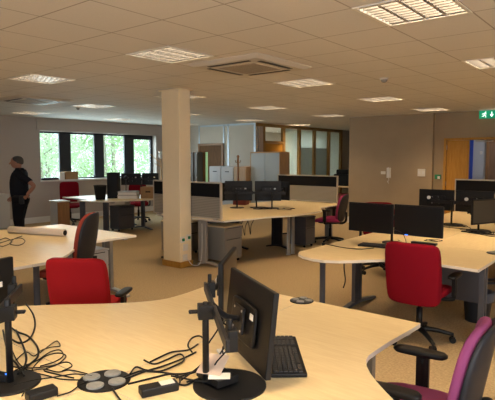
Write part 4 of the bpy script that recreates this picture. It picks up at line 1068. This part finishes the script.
K = {'pel': (0, 0, .92), 'wst': (.0, 0, 1.05), 'chs': (.01, 0, 1.25), 'ubk': (-.01, 0, 1.38), 'nck': (.0, 0, 1.45), 'hd': (.03, 0, 1.52),
     'lh': (0, .09, .86), 'lk': (.02, .10, .48), 'la': (-.02, .11, .09), 'lt': (.12, .12, .035),
     'rh': (0, -.09, .86), 'rk': (.05, -.10, .48), 'ra': (.05, -.11, .09), 'rt': (.19, -.12, .035),
     'ls': (-.01, .185, 1.37), 'le': (-.29, .25, 1.14), 'lw': (-.15, .19, .96),
     'rs': (.0, -.185, 1.37), 're': (.0, -.26, 1.10), 'rw': (.13, -.20, .93)}
E_ = [('pel', 'wst'), ('wst', 'chs'), ('chs', 'ubk'), ('ubk', 'nck'), ('nck', 'hd'), ('pel', 'lh'), ('lh', 'lk'), ('lk', 'la'), ('la', 'lt'), ('pel', 'rh'), ('rh', 'rk'), ('rk', 'ra'), ('ra', 'rt'),
      ('ubk', 'ls'), ('ls', 'le'), ('le', 'lw'), ('ubk', 'rs'), ('rs', 're'), ('re', 'rw')]
rad = {'pel': .105, 'wst': .10, 'chs': .10, 'ubk': .08, 'nck': .052, 'hd': .055, 'lh': .075, 'lk': .055, 'la': .04, 'lt': .034, 'ls': .055, 'le': .04, 'lw': .027}
def gr(k_): return rad.get(k_, rad.get('l'+k_[1:], .05))
def body(keys, edges, add=0.0, over={}):
    idx = {k_: i for i, k_ in enumerate(keys)}
    return skin_geo([K[k_] for k_ in keys], [(idx[a], idx[b2]) for a, b2 in edges if a in idx and b2 in idx], [over.get(k_, gr(k_)+add) for k_ in keys])
bm_ = MB(); vs, fs = body(list(K), E_); bm_.add(vs, fs, True)
def hf(v):
    x, y, z = v
    if z < 0: t = min(1, -z/.118); y *= 1-.30*t; x = x*(1-.20*t)+.018*t
    return (x, y, z)
hc = Vector((.035, 0, 1.565))
bm_.pad(hc, (.185, .150, .225), p=2.4, n=10, fn=hf)
bm_.pad(hc+Vector((.098, 0, -.012)), (.040, .026, .050), p=2.5, n=4, fn=lambda v: (v.x+(.012 if v.z < 0 else -.006), v.y, v.z))
for s2 in (-1, 1): bm_.pad(hc+Vector((-.005, s2*.076, -.012)), (.034, .018, .06), p=2.5, n=4)
def hand(w_, dirv, upv, side):
    w_, dirv, upv = Vector(w_), Vector(dirv).normalized(), Vector(upv).normalized(); sd = dirv.cross(upv).normalized()
    mt = Matrix((dirv, sd, upv)).transposed()
    bm_.pad(w_+dirv*.045, (.095, .078, .032), p=3.5, n=5, mtx=mt)
    for i, (o_s, ln) in enumerate(((-.028, .062), (-.010, .072), (.010, .068), (.028, .052))):
        b0 = w_+dirv*.082+sd*o_s; bm_.tube([b0, b0+dirv*ln*.5-upv*.006, b0+dirv*ln*.85-upv*.022, b0+dirv*ln-upv*.036], [.0095, .007], 7, 3)
    b0 = w_+dirv*.03-sd*.034*side; bm_.tube([b0, b0-sd*.028*side+dirv*.02-upv*.006, b0-sd*.034*side+dirv*.055-upv*.012], [.012, .008], 7, 3)
hand(K['lw'], (.35, -.35, -.45), (-.6, .6, .1), 1)
hand(K['rw'], (.6, .25, -.5), (.3, -.8, .3), -1)
pr.scale = (1.14, 1.10, .985)
bd = bm_.build('body', 'skin', pr)
def loft(mb, rings, n=24):
    vs = []; fs = []
    for cx_, cy2, z, rx, ry in rings:
        for i in range(n):
            a = 2*PI*i/n; ca, sa = math.cos(a), math.sin(a); q = (abs(ca)**2.4+abs(sa)**2.4)**(-1/2.4)
            vs.append((cx_+rx*ca*q, cy2+ry*sa*q, z))
    for k_ in range(len(rings)-1):
        for i in range(n): j = (i+1) % n; fs.append((k_*n+i, k_*n+j, (k_+1)*n+j, (k_+1)*n+i))
    mb.add(vs, fs, True)
    k0 = len(mb.v)-len(vs); mb.f += [tuple(k0+i for i in reversed(range(n))), tuple(k0+(len(rings)-1)*n+i for i in range(n))]; mb.sm += [True, True]
    return mb
s_ = loft(MB(), [(.005, 0, .93, .128, .172), (.01, 0, 1.0, .135, .176), (.015, 0, 1.10, .134, .178), (.015, 0, 1.20, .130, .188), (.005, 0, 1.30, .122, .200), (-.005, 0, 1.37, .105, .195), (-.01, 0, 1.41, .085, .145), (-.005, 0, 1.44, .066, .085), (.0, 0, 1.462, .060, .064)])
for sd in ('l', 'r'):
    a, b2 = Vector(K[sd+'s']), Vector(K[sd+'e']); y_ = .02 if sd == 'l' else -.02
    s_.tube([a-Vector((0, y_*3, -.005)), a+(b2-a)*.2, a+(b2-a)*.72], [.082, .062], 14, 5)
s_.build('shirt', 'cloth', pr)
t_ = loft(MB(), [(.0, 0, .74, .10, .12), (.0, 0, .80, .122, .168), (-.005, 0, .86, .130, .176), (.0, 0, .93, .126, .170), (.003, 0, .965, .124, .168)])
for sd, sg in (('l', 1), ('r', -1)):
    kx = K[sd+'k']; ax = K[sd+'a']
    loft(t_, [(ax[0]-.005, ax[1], .055, .062, .060), (ax[0], ax[1], .12, .060, .058), ((kx[0]+ax[0])/2, kx[1], .30, .066, .064), (kx[0], kx[1], .48, .072, .070), (kx[0]*.5, .095*sg, .66, .090, .080), (.0, .086*sg, .82, .108, .086)], 18)
t_.build('trousers', 'trouser', pr)
for kx, ky in (('la', 'lt'), ('ra', 'rt')):
    a, b2 = Vector(K[kx]), Vector(K[ky])
    MB().pad(((a.x+b2.x)/2+.02, (a.y+b2.y)/2, .045), (.28, .10, .09), p=3, n=6, fn=lambda v: (v.x, v.y, v.z-(.012 if v.x > .05 and v.z > 0 else 0))).build('shoe', 'black', pr)
hp_ = MB(); hp_.pad(hc+Vector((-.012, 0, .022)), (.182, .160, .196), p=2.3, n=12, fn=lambda v: (v.x if v.z > .02 else v.x-.5*max(0, v.x+.0), v.y, max(v.z, -.03-.35*max(0, -v.x))))
hp_.build('hair', 'hair', pr)
MB().lathe([(.155, 0), (.155, .035)], (0.003, 0, .925), 24, sx=.90, sy=1.16).build('belt', 'black', pr)
MB().bb(-.10, -.03, .145, .20, .80, .95).build('holster', 'black', pr, .01)
MB().bb(.135, .142, .02, .08, 1.02, 1.13).build('badge', 'blue_strip', pr)

# ------------------------------------------------------------------ outside the windows
struct(MB().bb(-60, -12.5, -30, 60, -3.1, -3.0).build('ground', 'grass'))
def tree(x, y, h, rad_, m, seed, label):
    rnd = random.Random(seed)
    r = tag(empty('tree', (x, y, -3)), label, 'tree', 'trees outside the windows')
    t_ = MB(); t_.tube([(0, 0, 0), (.1, .05, h*.35), (0, 0, h*.75)], [.22, .07], 8, 4)
    for k_ in range(7):
        a = rnd.uniform(0, 6.28); z = h*rnd.uniform(.3, .7); t_.tube([(0, 0, z), (math.cos(a)*rad_*.4, math.sin(a)*rad_*.4, z+.5), (math.cos(a)*rad_*.8, math.sin(a)*rad_*.8, z+1.0)], [.035, .012], 6, 3)
    t_.build('trunk', 'bark', r)
    f_ = MB(); clumps = []
    for k_ in range(46):
        a = rnd.uniform(0, 6.28); z = rnd.uniform(.16, 1.0); rr = rad_*math.sqrt(rnd.random())*math.sin(min(1, (1.08-z)*1.6)*PI/2)
        clumps.append((math.cos(a)*rr, math.sin(a)*rr, z*h, rnd.uniform(.5, 1.0)))
    for cx, cy2, cz, cr_ in clumps:
        for k_ in range(95):
            d_ = Vector((rnd.gauss(0, 1), rnd.gauss(0, 1), rnd.gauss(0, .8))).normalized()*cr_*rnd.uniform(.5, 1)
            c_ = Vector((cx, cy2, cz))+d_; s2 = rnd.uniform(.06, .13)
            u_ = Vector((rnd.gauss(0, 1), rnd.gauss(0, 1), rnd.gauss(0, 1))).normalized(); v_ = u_.cross(Vector((rnd.gauss(0, 1), rnd.gauss(0, 1), rnd.gauss(0, 1)))).normalized()
            f_.add([c_-u_*s2, c_-v_*s2*.5, c_+u_*s2, c_+v_*s2*.5], [(0, 1, 2, 3)])
    f_.build('foliage', m, r)
for tx, ty, th, tr, tm, sd, lb in ((-19.0, 10.4, 7.2, 1.75, 'leaf2', 1, 'pale tree outside the leftmost window light'), (-19.3, 13.6, 8.4, 1.8, 'leaf', 2, 'green tree outside the second window light'),
        (-18.8, 16.6, 7.8, 1.7, 'leaf2', 3, 'pale green tree outside the right window lights'), (-25.5, 14.4, 9.0, 2.4, 'leaf2', 5, 'distant tree at the left outside the windows'),
        (-26.0, 19.0, 9.5, 2.4, 'leaf2', 6, 'distant tree between the nearer trees outside the windows'), (-25.0, 23.5, 9.0, 2.3, 'leaf', 8, 'distant tree at the right outside the windows')):
    tree(tx, ty, th, tr, tm, sd, lb)
